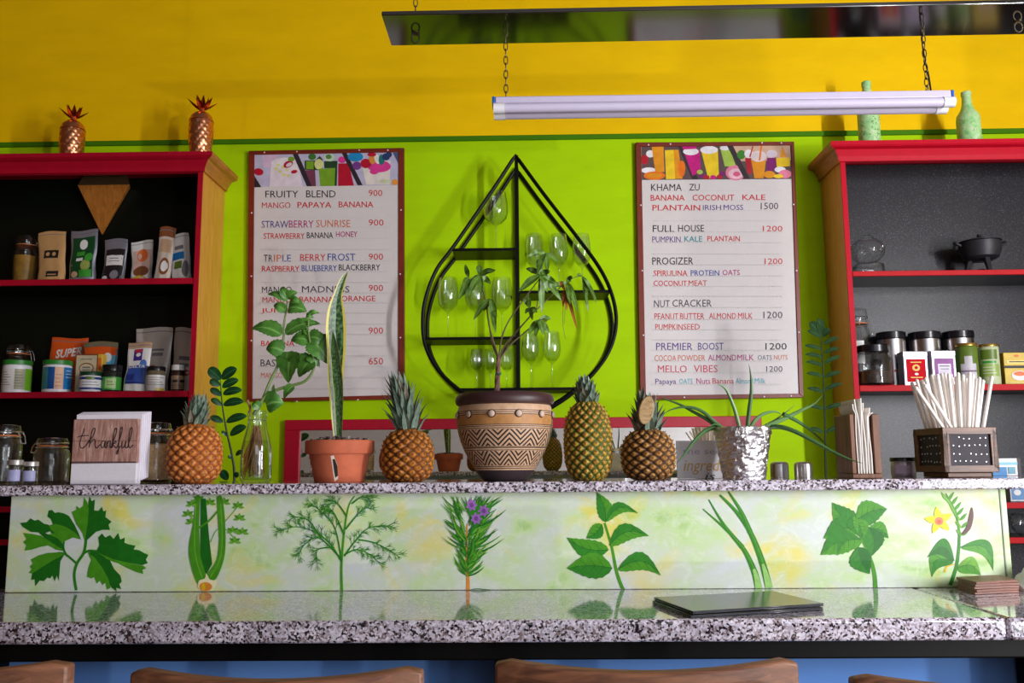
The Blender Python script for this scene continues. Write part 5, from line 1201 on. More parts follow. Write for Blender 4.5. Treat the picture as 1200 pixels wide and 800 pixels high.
carton('cream and tan tea box with oval emblem behind the small dark green lidded tub', (88, 415, 119, 458), 3.765, zl2, YEL, [(.0, .84, 0, 1, BROWN, 'r'), (.03, .8, .02, .97, CREAMC, 'r'), (.14, .7, .5, .78, BROWN, 'e'), (.17, .67, .53, .75, CREAMC, 'e'), (.27, .57, .64, .68, GREY1, 'r'), (.27, .57, .58, .61, GREY1, 'r'), (.2, .62, .86, .88, GREY1, 'r'), (.86, .98, .6, .9, ORC, 'r'), (.2, .62, .3, .33, GREY1, 'r')], depth=.04)
tub('small white tub with dark green lid and blue striped label', (94, 436, 118, 458), 3.70, zl2, DGREENLID, WHITEP, [(-85, 85, .1, .2, NAVY), (-85, 85, .6, .72, NAVY), (-25, 20, .58, .74, OLIVE)], lidf=.2, prints=[(-50, 50, .26, .54, 2, GREY1)])
tub('dark jar with pale green oval label left of the blue and white pouch', (120, 428, 142, 458), 3.74, zl2, BLACKLID, plain(30, 34, 30, .2), [(-80, 80, .08, .55, LGREEN), (-40, 25, .14, .5, plain(170, 200, 130, .5))], name='supplement_jar', cat='jar', lidf=.22, prints=[(-28, 12, .22, .42, 2, INK)])
pouch('white pouch with dark blue picture and purple badge', (145, 402, 174, 458), 3.75, zl2, WH, [(.12, .95, .14, .52, plain(50, 80, 160, .4)), (.3, .66, .62, .86, PURPLE), (.34, .62, .79, .86, plain(190, 40, 60, .4)), (.6, .9, .45, .64, plain(80, 120, 190, .4), 'e'), (.14, .92, .14, .18, NAVY), (.14, .5, .22, .34, NAVY), (.4, .6, .7, .78, WH, 'e')], top=TAN, topf=.88, lean=R(2), words_=[('DELTA', .16, .86, .47, .53, WH, 0)])
pouch('large silvery white pouch behind the small white labelled jar', (155, 384, 200, 458), 3.885, zl2, FOILW, [(.45, .82, .64, .67, GREY1), (.5, .8, .56, .61, GREY1), (.42, .66, .30, .42, plain(170, 90, 60, .5), 'e')], depth=.055)
pouch('large silvery white pouch at the right end of the shelf by the red edge', (201, 384, 228, 458), 3.885, zl2, FOILW, [(.3, .8, .5, .56, GREY1), (.38, .8, .40, .45, GREY1), (.4, .9, .26, .36, plain(150, 60, 60, .5), 'e')], depth=.055)
tub('small glass jar with white label and dark lid on the lower left shelf', (172, 430, 193, 458), 3.74, zl2, BLACKLID, plain(110, 96, 76, .2, var=.3), [(-85, 85, .04, .66, WH), (0, 70, .04, .14, YEL)], name='supplement_jar', cat='jar', lidf=.16, prints=[(-60, 60, .24, .6, 4, GREY1)])
tub('small brown bottle with white cap beside the large right pouch', (201, 428, 216, 458), 3.74, zl2, WH, plain(54, 34, 26, .25), [(-85, 85, .1, .34, plain(140, 110, 80, .5)), (-85, 85, .44, .6, plain(150, 120, 90, .5))], name='supplement_bottle', cat='bottle', lidf=.2, prints=[(-60, 50, .14, .3, 3, INK)])

# wooden inverted pyramid hung inside the left cabinet
yq, yk = 3.876, 3.930
a_, b_, ap = P(91, 217, yq), P(152, 216, yq), P(119, 274, 3.918)
zt_ = a_.z; t = thing('pyramid_sconce', 'upside down wooden pyramid ornament on the black back of the left cabinet', 'ornament', ((a_.x + b_.x) / 2, 3.93, ap.z))
xm_ = (a_.x + b_.x) / 2; fb = [(a_.x, yq, zt_), (b_.x, yq, zt_), (b_.x - .022, yk, zt_), (a_.x + .012, yk, zt_)]
MB().add(fb + [(ap.x, 3.918, ap.z), (ap.x, yk, ap.z)], [(3, 2, 1, 0), (0, 1, 4), (1, 2, 5, 4), (2, 3, 5), (3, 0, 4, 5)]).build('pyramid', PYRWOOD, t)
fc = [(x, y, z + .0008) for x, y, z in fb]
MB().hexa(fc, [(a_.x + .02, yq + .014, zt_ + .056), (b_.x - .02, yq + .014, zt_ + .056), (b_.x - .036, yk, zt_ + .056), (a_.x + .026, yk, zt_ + .056)]).build('cap', plain(70, 52, 30, .6), t)  # same wood as the pyramid, its shade put into a darker brown

# copper pineapples and painted bottles on the cabinet tops
def copper_pineapple(label, cx, y0, w_px, ydome, zs, Y=3.74):
    x, wd, _ = dim(cx - w_px / 2, y0, cx + w_px / 2, 178, Y); ht = P(cx, y0, Y).z - zs; hd = P(cx, ydome, Y).z - zs; r = wd / 2
    t = thing('copper_pineapple', label, 'ornament', (x, Y, zs + EPS)); hb = hd - r * .95
    tabc = [(0, .72), (.15, .82), (.45, .97), (.8, 1), (1, .97)]
    def dim_(q, z): return 1 + .05 * abs(math.sin(5 * q + z * 110)) * abs(math.sin(5 * q - z * 70))
    MB().lathe([(0, 0)] + [(interp(tabc, i / 60) * r, hb * i / 60) for i in range(61)] + [(0, hb)], (0, 0, 0), 90, shape=lambda q, z: dim_(q, z)).build('cup', COPPER, t, world=False, smooth=50)
    MB().lathe([(r * .98, hb + .0008), (r * 1.03, hb + .003), (r * .98, hb + .007)] + [(r * .97 * math.cos(a), hb + .007 + r * .8 * math.sin(a)) for a in [PI / 2 * i / 8 for i in range(1, 8)]] + [(r * .26, hd), (r * .2, hd + r * .3), (0, hd + r * .32)], (0, 0, 0), 40).build('lid', COPPER, t, world=False)
    m = MB(); o = hd + r * .25
    for k in range(12):
        q = 2 * PI * k / 12; el = R(38 if k % 2 else 66); c = Vector((math.cos(q), math.sin(q), 0)); L = (ht - o) * (1.25 if k % 2 else 1.08)
        pts_ = [Vector((0, 0, o - .004)) + (c * math.cos(el) + Vector((0, 0, math.sin(el) - .1 * j / 4))) * L * j / 4 for j in range(5)]
        m.leaf(pts_, [L * .2, L * .3, L * .28, L * .16, .0006], c * -math.sin(el) + Vector((0, 0, math.cos(el))), -.3)
    m.build('leaf_crown', plain(176, 84, 50, .28, 1.0), t, world=False)
copper_pineapple('copper pineapple tumbler at left on top of the left cabinet', 85.5, 122, 27, 141, zlt + .004)
copper_pineapple('copper pineapple tumbler above the right corner of the left cabinet', 236, 111, 27, 131, zlt + .004)
def paint_bottle():
    t = NT('pale_green_brushed_paint'); v = t.obj()
    c = t.ramp(t.noise(v, 22, 5, .6, 1.5), [(.3, rgb(110, 196, 120)), (.5, rgb(170, 220, 150)), (.7, rgb(214, 226, 190))]); return t.set(c, .5)
PBM = paint_bottle()
def painted_bottle(label, cx, y0, w_px, zs, flower, Y=3.76):
    x, wd, _ = dim(cx - w_px / 2, y0, cx + w_px / 2, 163, Y); h = P(cx, y0, Y).z - zs; r = wd / 2
    t = thing('painted_bottle', label, 'bottle', (x, Y, zs + EPS)); pr = [(0, 0), (r * .95, 0), (r, .004), (r, h * .52), (r * .93, h * .58), (r * .6, h * .67), (r * .44, h * .76), (r * .38, h * .93), (r * .44, h * .935), (r * .44, h * .99), (r * .36, h), (0, h)]
    MB().lathe(pr, (0, 0, 0), 40).build('bottle', PBM, t, world=False, smooth=40)
    m = MB(); rnd = random.Random(int(cx))
    for k in range(34):
        a = R(-90 + rnd.uniform(-70, 70)); z = h * rnd.uniform(.06, .48); rr = r + .0006; l = rnd.uniform(.006, .014); b2 = rnd.uniform(0, 6.28); ca, sa = l * math.cos(b2) / rr, l * math.sin(b2); w2 = .0022
        q = lambda da, dz: (rr * math.cos(a + da), rr * math.sin(a + da), z + dz)
        m.add([q(0, 0), q(ca * .5 - w2 * math.sin(b2) / rr, sa * .5 + w2 * math.cos(b2)), q(ca, sa), q(ca * .5 + w2 * math.sin(b2) / rr, sa * .5 - w2 * math.cos(b2))], [(0, 1, 2, 3)])
    m.build('painted_leaves', flower, t, world=False, smooth=0)
painted_bottle('pale green bottle with dark painted leaves standing behind the tube lamp end', 1017, 96, 24.5, zrt + .004, plain(90, 130, 30, .5))
painted_bottle('pale green painted bottle with bare neck right of the tube lamp', 1134, 108, 26, zrt + .004, plain(130, 190, 110, .5))

# right cabinet, upper shelf
x, wd, h = dim(997, 268, 1036, 317, 3.79); t = thing('glass_teapot', 'round clear glass teapot on a glass warmer stand on the upper right shelf', 'teapot', (x, 3.79, zr1 + EPS)); r = wd / 2
MB().lathe([(r * .86, 0), (r * .92, .003), (r * .9, r * .62), (r * .7, r * .72), (r * .66, r * .68), (r * .84, r * .58), (r * .86, .004)], (0, 0, 0), 36).build('warmer', JARGLASS, t, world=False, smooth=50)
gl = [(r * .12, r * .74)] + [(r * math.sin(a), r * 1.52 - r * .82 * math.cos(a)) for a in [PI * i / 14 for i in range(2, 13)]]
MB().lathe([(0, r * .74)] + gl + [(r * .36, r * 2.3), (r * .42, r * 2.34)], (0, 0, 0), 36).build('globe', JARGLASS, t, world=False, smooth=60)
MB().lathe([(0, r * 2.345), (r * .44, r * 2.345), (r * .3, r * 2.44), (r * .08, r * 2.48), (r * .13, r * 2.6), (0, r * 2.66)], (0, 0, 0), 24).build('lid', JARGLASS, t, world=False, smooth=60)
MB().tube(spline([(r * .5, -r * .55, r * 1.4), (r * .75, -r * .6, r * 1.75), (r * .72, -r * .55, r * 2.3)], 6), [r * .16 - r * .08 * i / 12 for i in range(13)], 12).build('spout', JARGLASS, t, world=False, smooth=60)
MB().tube(spline([(-r * .55, r * .3, r * 1.95), (-r * 1.0, r * .4, r * 1.9), (-r * 1.05, r * .4, r * 1.3), (-r * .8, r * .35, r * .95)], 6), r * .07, 8).build('handle', JARGLASS, t, world=False, smooth=60)
MB().lathe([(0, .001), (r * .32, .001), (r * .3, r * .3), (0, r * .3)], (0, 0, 0), 20).build('candle', WHITEP, t, world=False)
x, wd, h = dim(1125, 276, 1173, 317, 3.8); h = P(1150, 275, 3.8).z - zr1; r = wd / 2
t = thing('iron_pot', 'small dark lidded iron pot on a footed stand on the upper right shelf', 'pot', (x, 3.8, zr1 + EPS)); IRON = plain(46, 44, 50, .5, .3)
MB().lathe([(0, h * .36), (r * .6, h * .36), (r * .82, h * .42), (r * .95, h * .62), (r * .97, h * .78), (r * .9, h * .8), (0, h * .8)], (0, 0, 0), 40).build('bowl', IRON, t, world=False)
MB().lathe([(r * .98, h * .802), (r * .98, h * .82), (r * .6, h * .87), (0, h * .885)], (0, 0, 0), 36).build('lid', IRON, t, world=False)
MB().lathe([(0, h * .886), (r * .07, h * .886), (r * .05, h * .92), (r * .12, h * .96), (r * .09, h), (0, h)], (0, 0, 0), 16).build('knob', IRON, t, world=False)
for s_ in (-1, 1): MB().tube(spline([(s_ * r * .9, -.006, h * .7), (s_ * r * 1.2, -.006, h * .78), (s_ * r * 1.18, .006, h * .8), (s_ * r * .9, .008, h * .72)], 5), r * .07, 7).build('handle', IRON, t, world=False)
for a in (30, 150, 270):
    c = Vector((math.cos(R(a)), math.sin(R(a)), 0)); MB().tube([c * r * .5 + Vector((0, 0, h * .37)), c * r * .72 + Vector((0, 0, .003))], [r * .16, r * .09], 8).build('foot', IRON, t, world=False)
MB().lathe([(r * .3, .001), (r * .34, .001), (r * .3, h * .12), (0, h * .12)], (0, 0, 0), 16).build('burner', IRON, t, world=False)
# right cabinet, middle shelf
clip_jar('tall clip top jar with white label against the red edge of the right cabinet', (989, 362, 1020, 451), 3.875, zr2, plain(70, 66, 70, .8, var=.4), .55, WH)
x, wd, h = dim(1003, 405, 1045, 451, 3.735); h = P(1024, 405, 3.735).z - zr2; r = wd / 2
t = thing('storage_jar', 'clear glass jar with flat black lid in front of the clip top jar', 'jar', (x, 3.735, zr2 + EPS))
MB().lathe([(0, 0), (r * .94, 0), (r, .004), (r, h * .62), (r * .84, h * .76), (r * .8, h * .82), (r * .76, h * .82), (r * .8, h * .74), (r * .95, h * .6), (r * .95, .008), (0, .007)], (0, 0, 0), 36).build('jar', JARGLASS, t, world=False, smooth=50)
MB().lathe([(0, h * .822), (r * .88, h * .822), (r * .88, h * .98), (r * .84, h), (0, h)], (0, 0, 0), 32).build('lid', BLACKLID, t, world=False)
MB().lathe([(0, .008), (r * .93, .008), (r * .93, h * .34), (r * .4, h * .4), (0, h * .38)], (0, 0, 0), 28).build('contents', plain(64, 44, 36, .9, var=.5, sc=120), t, world=False)
for k, (bx, l) in enumerate((((1029, 390, 1062, 451), 'steel canister with black lid behind the flat lidded glass jar'), ((1067, 390, 1103, 451), 'steel canister with black lid behind the red labelled tin'), ((1107, 389, 1142, 451), 'steel canister with black lid behind the purple labelled tin'))):
    t = tub(l, bx, 3.860, zr2, BLACKLID, STEEL, [], .12, 'canister', 'steel_canister')
    t['group'] = 'steel canisters on the right shelf'
    if k == 0:
        rr = P(bx[2], 420, 3.868).x - P(bx[0], 420, 3.868).x; wrap(t, 'emblem', rr / 2 * .96, .08, .105, 16, 32, BLK); wrap(t, 'emblem', rr / 2 * .96, .066, .075, 6, 34, ORC)
TIN = plain(196, 192, 204, .3, .5, var=.04)
carton('square silver tea tin with red label and gold flower', (1059, 412, 1088, 451), 3.725, zr2, TIN, [(.1, .9, .1, .78, REDC, 'r'), (.34, .66, .42, .62, YEL, 'e'), (.43, .57, .48, .57, REDC, 'e'), (.28, .72, .67, .70, YEL, 'r'), (.25, .75, .22, .25, YEL, 'r'), (.42, .58, .3, .37, WH, 'e')], depth=.055, name='tea_tin', cat='tin', lid=TIN, yaw=R(3))
carton('square silver tea tin with purple label', (1092, 411, 1121, 451), 3.725, zr2, TIN, [(.1, .9, .1, .78, LILA, 'r'), (.24, .78, .16, .62, plain(222, 214, 232, .5), 'r'), (.3, .72, .54, .57, GREY1, 'r'), (.34, .68, .46, .48, GREY1, 'r'), (.28, .74, .3, .33, LILA, 'r')], depth=.055, name='tea_tin', cat='tin', lid=TIN, yaw=R(3))
tub('round green tea tin with white pointed label', (1121, 403, 1146, 451), 3.742, zr2, GOLDLID, OLIVE, [(-35, 50, .1, .5, plain(200, 196, 204, .5)), (-12, 28, .5, .68, plain(200, 196, 204, .5)), (-80, -40, .1, .8, plain(80, 130, 30, .4)), (-35, 50, .3, .34, LILA)], .07, 'tin', 'round_tea_tin')
tub('round pale green tea tin nearest the yellow tea box', (1148, 404, 1171, 451), 3.742, zr2, GOLDLID, plain(190, 200, 160, .4), [(-50, 50, .62, .86, OLIVE), (-60, 60, .2, .5, plain(150, 176, 90, .4)), (-40, 40, .52, .58, LGREEN)], .06, 'tin', 'round_tea_tin', prints=[(-40, 40, .24, .46, 3, WH)])
carton('yellow tea box with a cup picture at the right edge of the photo', (1177, 413, 1207, 450), 3.76, zr2, plain(214, 180, 50, .45), [(.0, 1, .52, .60, INK, 'r'), (.1, .9, .66, .76, plain(236, 214, 120, .5), 'r'), (.2, .8, .70, .73, INK, 'r'), (.42, .6, .86, .94, ORC, 'e'), (.25, .9, .14, .44, WH, 'e'), (.33, .82, .28, .42, ORC, 'e'), (.15, .85, .06, .1, plain(236, 214, 120, .5), 'r')], depth=.07)
# right cabinet, low shelves
carton('blue and white box on the low red shelf right of the painted panel', (1184, 570, 1212, 589), 3.78, zr3, WH, [(.05, .6, .1, .9, plain(90, 140, 190, .5), 'r'), (.62, .8, 0, 1, INK, 'r'), (.15, .45, .4, .8, WH, 'e')], name='carton', cat='box')
x, wd, h = dim(1185, 604, 1222, 630, 3.79); r = wd / 2
t = MB().lathe([(0, 0), (r * .5, 0), (r * .8, r * .25), (r, r * .7), (r * .95, r * 1.2), (r * .8, r * 1.36), (r * .76, r * 1.36), (r * .9, r * 1.18), (r * .94, r * .7), (r * .72, r * .28), (0, r * .06)], (x, 3.79, zr4 + EPS), 32).build('glass_bowl', JARGLASS, loc=(x, 3.79, zr4), smooth=60); tag(t, 'round glass bowl on the low red shelf at the right edge', 'bowl')

# ---------------------------------------------------------------- on the granite ledge
clip_jar('large dark clip top jar at the far left end of the ledge', (-10, 498, 24, 565.5), 2.42, ZT, None, .3, None)
clip_jar('medium empty clip top jar left of the printed napkins', (41, 513, 80, 565.5), 2.40, ZT, None, .3, None, side=-1)
for bx, Yk, l in (((9, 539, 26, 565.5), 2.27, 'tiny jar with pale lid at the far left front of the ledge'), ((27, 541, 44, 565.5), 2.29, 'tiny lidded jar beside the medium clip top jar')):
    tub(l, bx, Yk, ZT, plain(170, 164, 160, .3, .5), JARGLASS, [(-60, 40, .15, .6, plain(150, 150, 190, .5))], .2, 'jar', 'spice_jar')
clip_jar('clip top jar of pale grain between the napkins and the orange pineapple', (166, 495, 201, 566.5), 2.36, ZT, plain(226, 190, 146, .8, var=.3, sc=160), .78, None)
# printed napkins
Y0 = 2.24; x, wd, h = dim(84, 491, 161, 566, Y0); h = P(122, 491, Y0).z - ZT
t = thing('napkin_stack', 'stack of printed paper napkins reading thankful standing on the ledge', 'napkins', (x, Y0, ZT + EPS))
x0 = x - wd / 2; x1 = x + wd / 2; zb = ZT + EPS; ztop = ZT + h; zm = zb + h * .32
def printwood():
    tt = NT('printed_plank_paper'); v = tt.obj((16, 1, 2.2)); f = tt.noise(v, 9, 6, .7, .6)
    c = tt.ramp(f, [(.3, rgb(118, 74, 66)), (.5, rgb(164, 120, 108)), (.72, rgb(204, 170, 160))]); return tt.set(c, .8)
MB().box(x0, x1, Y0, Y0 + .012, zm + .0006, ztop).build('printed_napkin', printwood(), t, bevel=.002)
MB().box(x0, x1, Y0, Y0 + .012, zb, zm).build('white_band', plain(222, 216, 224, .8, var=.04, sc=120), t, bevel=.002)
mb = MB()
for k in range(5):
    dz = .013 + .002 * k; dx = .004 + .0025 * k; yk_ = Y0 + .0125 + .006 * k
    mb.box(x0 + dx * .2, x1 + dx, yk_, yk_ + .0052, zb + .004 + dx * .8 if k else zb, ztop + dz)
mb.build('white_napkins', plain(226, 220, 232, .8, var=.03), t, bevel=.001)
F = Flat(Y0 - .0008); cr = crop(0, 380, 4.0)
INKB = plain(30, 24, 30, .6)
F.line(cr([(340, 547), (640, 544)]), .5, plain(90, 56, 52, .7)); F.line(cr([(336, 645), (638, 645)]), 1.2, plain(60, 44, 50, .7))
for s_ in ([(396, 487), (385, 520), (374, 560), (384, 580), (404, 566), (420, 540)], [(362, 528), (385, 522), (416, 520)], [(408, 562), (438, 520), (446, 488), (434, 494), (424, 540), (418, 578)], [(420, 562), (436, 540), (446, 542), (446, 570), (454, 578), (470, 562)],
           [(494, 548), (482, 546), (474, 562), (478, 578), (488, 570), (494, 548), (492, 572), (498, 578), (504, 564)], [(502, 548), (500, 578)], [(501, 564), (511, 547), (518, 550), (516, 572), (521, 578), (526, 564)],
           [(524, 562), (542, 520), (547, 489), (540, 490), (531, 530), (527, 578)], [(528, 562), (541, 546), (544, 554), (531, 562), (544, 578), (553, 568)],
           [(552, 566), (567, 520), (574, 485), (566, 488), (559, 540), (554, 600), (548, 607), (548, 598), (564, 570)], [(574, 548), (570, 572), (578, 578), (587, 562), (591, 548), (588, 572), (596, 578), (602, 562)],
           [(600, 566), (615, 520), (620, 487), (611, 491), (603, 550), (605, 574), (614, 576), (624, 564)]):
    F.line(curve2(cr(s_)), .8, INKB, 1.1)
F.done('lettering', t)
# card with gold lettering
Y0 = 2.42; x, wd, h = dim(793, 516, 872, 563, Y0); h = P(830, 516, Y0).z - ZT; x0 = x - wd / 2
t = thing('lettered_card', 'small white card with gold and black lettering behind the foil pot', 'card', (x, Y0, ZT + EPS))
MB().box(x - wd / 2, x + wd / 2, Y0, Y0 + .006, ZT + EPS, ZT + h).build('board', WHITEP, t, bevel=.001)
F = Flat(Y0 - .0008); GOLD = plain(222, 178, 110, .5); LG = plain(190, 184, 210, .5)
F.word('the secret', 800, 864, 532, 525, LG); F.word('ingredient', 801, 870, 556, 538, GOLD, .0, .25); F.word('is', 826, 838, 561.4, 554, INK, .0, .25); F.line([(798, 562), (806, 562)], .8, GOLD)
F.done('lettering', t)
for bx, l in (((903, 541, 924, 561), 'left of two small steel shakers behind the foil pot'), ((931, 541, 952, 561), 'right of two small steel shakers behind the foil pot')):
    Yk = 2.52; x, wd, h = dim(*bx, Yk); h = P(bx[0] + 10, bx[1], Yk).z - ZT; r = wd / 2
    t = thing('steel_shaker', l, 'shaker', (x, Yk, ZT + EPS))
    MB().lathe([(0, 0), (r, 0), (r, h * .72), (r * .99, h * .74)], (0, 0, 0), 28).build('body', STEEL, t, world=False)
    MB().lathe([(r * .99, h * .742), (r * .97, h * .86), (r * .8, h * .97), (r * .5, h), (0, h)], (0, 0, 0), 28).build('cap', STEEL, t, world=False)
# wooden napkin holder
Y0 = 2.24; xa, xb = P(997, 520, Y0).x, P(1032, 520, Y0).x; t = thing('napkin_holder', 'brown wooden holder with folded white napkins left of the straws', 'napkin holder', ((xa + xb) / 2, Y0 + .05, ZT + EPS)); zh = P(1010, 485, Y0).z
MB().box(xa, xb, Y0, Y0 + .11, ZT + EPS, ZT + .012).build('base', HOLDERWOOD, t, bevel=.002)
MB().box(xa, xa + .011, Y0, Y0 + .11, ZT + .0123, zh).build('side_board', HOLDERWOOD, t, bevel=.002)
MB().box(xb - .018, xb, Y0, Y0 + .11, ZT + .0123, zh).build('side_board', HOLDERWOOD, t, bevel=.002)
mb = MB(); xi = xa + .0125; wi = xb - .0195 - xi
for k in range(6):
    zt2 = zh + .045 - .012 * abs(k - 1.6); n = 14; L = []; Rr_ = []
    for i in range(n + 1):
        v = i / n; sway = .45 * wi * math.sin(PI * v * 1.3 + .35 * k) * v * (1 - .4 * v) * (.6 if k % 2 else -.4) * .5; xk = xi + wi * (.1 + .8 * k / 5) * 1.0
        xk = min(max(xk + sway, xi + .001), xi + wi - .004) if ZT + .0125 + (zt2 - ZT - .0125) * v < zh + .004 else xk + sway + (.010 * (v - .62) * (k - 2)); L.append((xk, ZT + .0125 + (zt2 - ZT - .0125) * v))
    q = [(a, Y0 + .004, z) for a, z in L] + [(a + .0022, Y0 + .004, z) for a, z in L[::-1]]
    mb.prism(q, (0, .098, 0))
tag(mb.build('paper_napkins', PAPER, loc=((xi + wi / 2), Y0 + .05, ZT + .0125)), 'loosely folded white napkins standing in the brown wooden holder', 'napkins')
tub('low silver tin with black lid between the napkin holder and the straw box', (1044, 536, 1073, 559), 2.50, ZT, BLACKLID, plain(190, 186, 200, .3, .6), [(-40, 40, .15, .6, plain(206, 190, 226, .4))], .2, 'tin', 'silver_tin')
carton('blue and white packet behind the straw box at the right edge', (1163, 537, 1196, 559), 2.50, ZT, WH, [(.0, .5, .0, .5, plain(40, 120, 180, .5), 'r'), (.1, .9, .62, .78, plain(120, 180, 200, .5), 'r'), (.55, .8, .1, .5, plain(90, 150, 170, .5), 'r'), (.9, 1, 0, 1, INK, 'r')], depth=.05, name='packet', cat='packet')
# straw box and straws
o = P(1108, 552, 2.27); phi = R(5); WB = (P(1174.5, 525, 2.27).x - P(1108, 525, 2.27).x)
cx = o.x + WB / 2 * math.cos(phi) - WB / 2 * math.sin(phi); cy = 2.27 + WB / 2 * math.sin(phi) + WB / 2 * math.cos(phi)
t = thing('straw_box', 'square wooden box with punched metal sides holding the straws', 'box', (cx, cy, ZT + EPS)); t.rotation_euler = (0, 0, phi)
zb0 = .013; hb = P(1140, 500.5, 2.27).z - ZT - zb0; hw = WB / 2; fwd = .017; TINP = plain(50, 46, 52, .55, .2, spec=.2, var=.2)
MB().box(-hw * .82, hw * .82, -hw * .82, hw * .82, 0, zb0 - .0004).build('foot', WALNUT, t, world=False, bevel=.002)
for k in range(4):
    rot = Matrix.Rotation(k * PI / 2, 3, 'Z'); mb = MB(); e = hw - .0004
    for b in ((-hw, e - .0, 0, fwd), (-hw, e, hb - fwd, hb)): mb.box(b[0] + fwd * 0 + .0, hw - .0, -hw, -hw + .011, b[2] + zb0, b[3] + zb0)
    mb.box(-hw, -hw + fwd, -hw, -hw + .011, zb0 + fwd, zb0 + hb - fwd); mb.box(hw - fwd, hw, -hw, -hw + .011, zb0 + fwd, zb0 + hb - fwd)
    mb.v = [rot @ (v * 1.0) for v in mb.v]; mb.build('side_frame', WALNUT, t, world=False, bevel=.001)
    mb = MB(); mb.box(-hw + fwd + .0003, hw - fwd - .0003, -hw + .005, -hw + .0065, zb0 + fwd + .0003, zb0 + hb - fwd - .0003); mb.v = [rot @ v for v in mb.v]; pn = mb.build('punched_panel', TINP, t, world=False)
    mb = MB(); rnd = random.Random(k)
    for i in range(7):
        for j in range(4):
            if (i + j) % 2 and rnd.random() < .35: continue
            px_ = (-.5 + (i + .5) / 7) * (WB - 2 * fwd - .01) + rnd.uniform(-.002, .002); pz_ = zb0 + fwd + (hb - 2 * fwd) * (j + .5) / 4 + rnd.uniform(-.002, .002)
            vs = [(px_ + q * .0022 * math.cos(a), -hw + .005 - d, pz_ + q * .0022 * math.sin(a)) for q, d in ((1, 0), (.6, .0014)) for a in [PI / 4 * m_ for m_ in range(8)]]
            mb.add(vs, [(m_, (m_ + 1) % 8, 8 + (m_ + 1) % 8, 8 + m_) for m_ in range(8)] + [tuple(range(8, 16))])
    mb.v = [rot @ v for v in mb.v]; mb.build('punched_dots', plain(220, 220, 226, .35, .6), pn, world=False)
MB().box(-hw + .012, hw - .012, -hw + .012, hw - .012, zb0 - .0003, zb0 + .006).build('bottom', WALNUT, t, world=False)
STRAW = plain(244, 236, 230, .6, var=.04)
rnd = random.Random(21); first = None; base = Vector((cx, cy, ZT + EPS + zb0 + .0068))
spec_ = []
for j in range(4):
    for i in range(7):
        u = (i - 3) / 3.0; v = (j - 1.5) / 1.5
        spec_.append((u * .033, -.006 + v * .031, u * .083 + rnd.uniform(-.004, .004), v * .05 + rnd.uniform(-.003, .003), .250 - .010 * abs(u) + rnd.uniform(-.006, .006)))
for b_, t_ in ((.012, -.122), (.026, -.098), (-.002, .082), (-.017, -.124 + .03), (.015, .112)):
    spec_.append((b_, -.051 if t_ < 0 else .041, t_, -.068 if t_ < 0 else .066, .25 + rnd.uniform(-.008, .004)))
spec_ = [q for k, q in enumerate(spec_) if k != 31]
for bx, by, tx, ty, L in spec_:
    p = base + Vector((bx, by, 0)); d = Vector((tx - bx, ty - by, 0)); d.z = math.sqrt(L * L - d.length_squared); d.normalize()
    if first is None:
        mb = MB(); mb.lathe([(0, 0), (.0044, 0), (.0047, .006), (.0047, .234), (.0052, .238), (.0020, .242), (0, .242)], (0, 0, 0), 10); first = mb.build('straw', STRAW, loc=(0, 0, 0)); s_ = first
    else: s_ = first.copy(); COL.objects.link(s_)
    s_.location = p + Vector((0, 0, .002)); s_.rotation_mode = 'QUATERNION'; s_.rotation_quaternion = d.to_track_quat('Z', 'Y'); s_.scale = (1, 1, L / .242)
    tag(s_, 'white paper wrapped drinking straw standing in the wooden box with punched sides', 'straw', 'drinking straws in the wooden box')

# ---------------------------------------------------------------- on the lower counter
MENUBLACK = plain(18, 16, 18, .18, spec=.5)
def menu_folder(label, q, z, th):
    pts_ = [PZ(a, b, z + th) for a, b in q]; c = sum(pts_, Vector()) / 4; t = thing('menu_folder', label, 'menu', (c.x, c.y, z))
    MB().hexa([(p.x, p.y, z) for p in pts_], [(p.x, p.y, z + th * .42) for p in pts_]).build('cover', MENUBLACK, t, bevel=.001)
    ins = [p.lerp(c, .015) for p in pts_]; MB().hexa([(p.x, p.y, z + th * .42 + .0002) for p in ins], [(p.x, p.y, z + th * .56) for p in ins]).build('pages', plain(90, 90, 110, .6), t)
    MB().hexa([(p.x, p.y, z + th * .56 + .0002) for p in pts_], [(p.x, p.y, z + th) for p in pts_]).build('cover', MENUBLACK, t, bevel=.001)
menu_folder('lower black menu folder lying on the granite counter', [(764, 703.4), (809, 720.6), (965, 711.4), (905, 695.6)], ZK + EPS, .0062)
menu_folder('upper black menu folder resting on the other on the granite counter', [(766, 699.4), (811.5, 716), (965.5, 706.6), (906, 692)], ZK + EPS + .0064, .0062)
q = [(1120, 675.5), (1142, 681.5), (1192, 679), (1172, 673)]; th = .0056; ords = ('bottom', 'second', 'third', 'fourth', 'top')
rnd = random.Random(3)
for k in range(5):
    z = ZK + EPS + k * (th + .0002); pts_ = [PZ(a, b, ZK + .0295) for a, b in q]; c = sum(pts_, Vector()) / 4; rot = Matrix.Rotation(R(rnd.uniform(-3, 3)), 3, 'Z'); sh = Vector((rnd.uniform(-.002, .004), rnd.uniform(-.002, .002), 0))
    pts_ = [c + rot @ (p - c) + sh for p in pts_]
    o_ = MB().hexa([(p.x, p.y, z) for p in pts_], [(p.x, p.y, z + th) for p in pts_]).build('wooden_coaster', COASTER, loc=(c.x, c.y, z), bevel=.0008)
    tag(o_, {'bottom': 'brown wooden coaster at the bottom of the stack', 'second': 'brown wooden coaster second from the bottom of the stack', 'third': 'brown wooden coaster in the middle of the stack', 'fourth': 'brown wooden coaster just below the top one', 'top': 'brown wooden coaster on top of the stack'}[ords[k]] + ' by the painted orchid', 'coaster', 'coasters stacked on the counter')
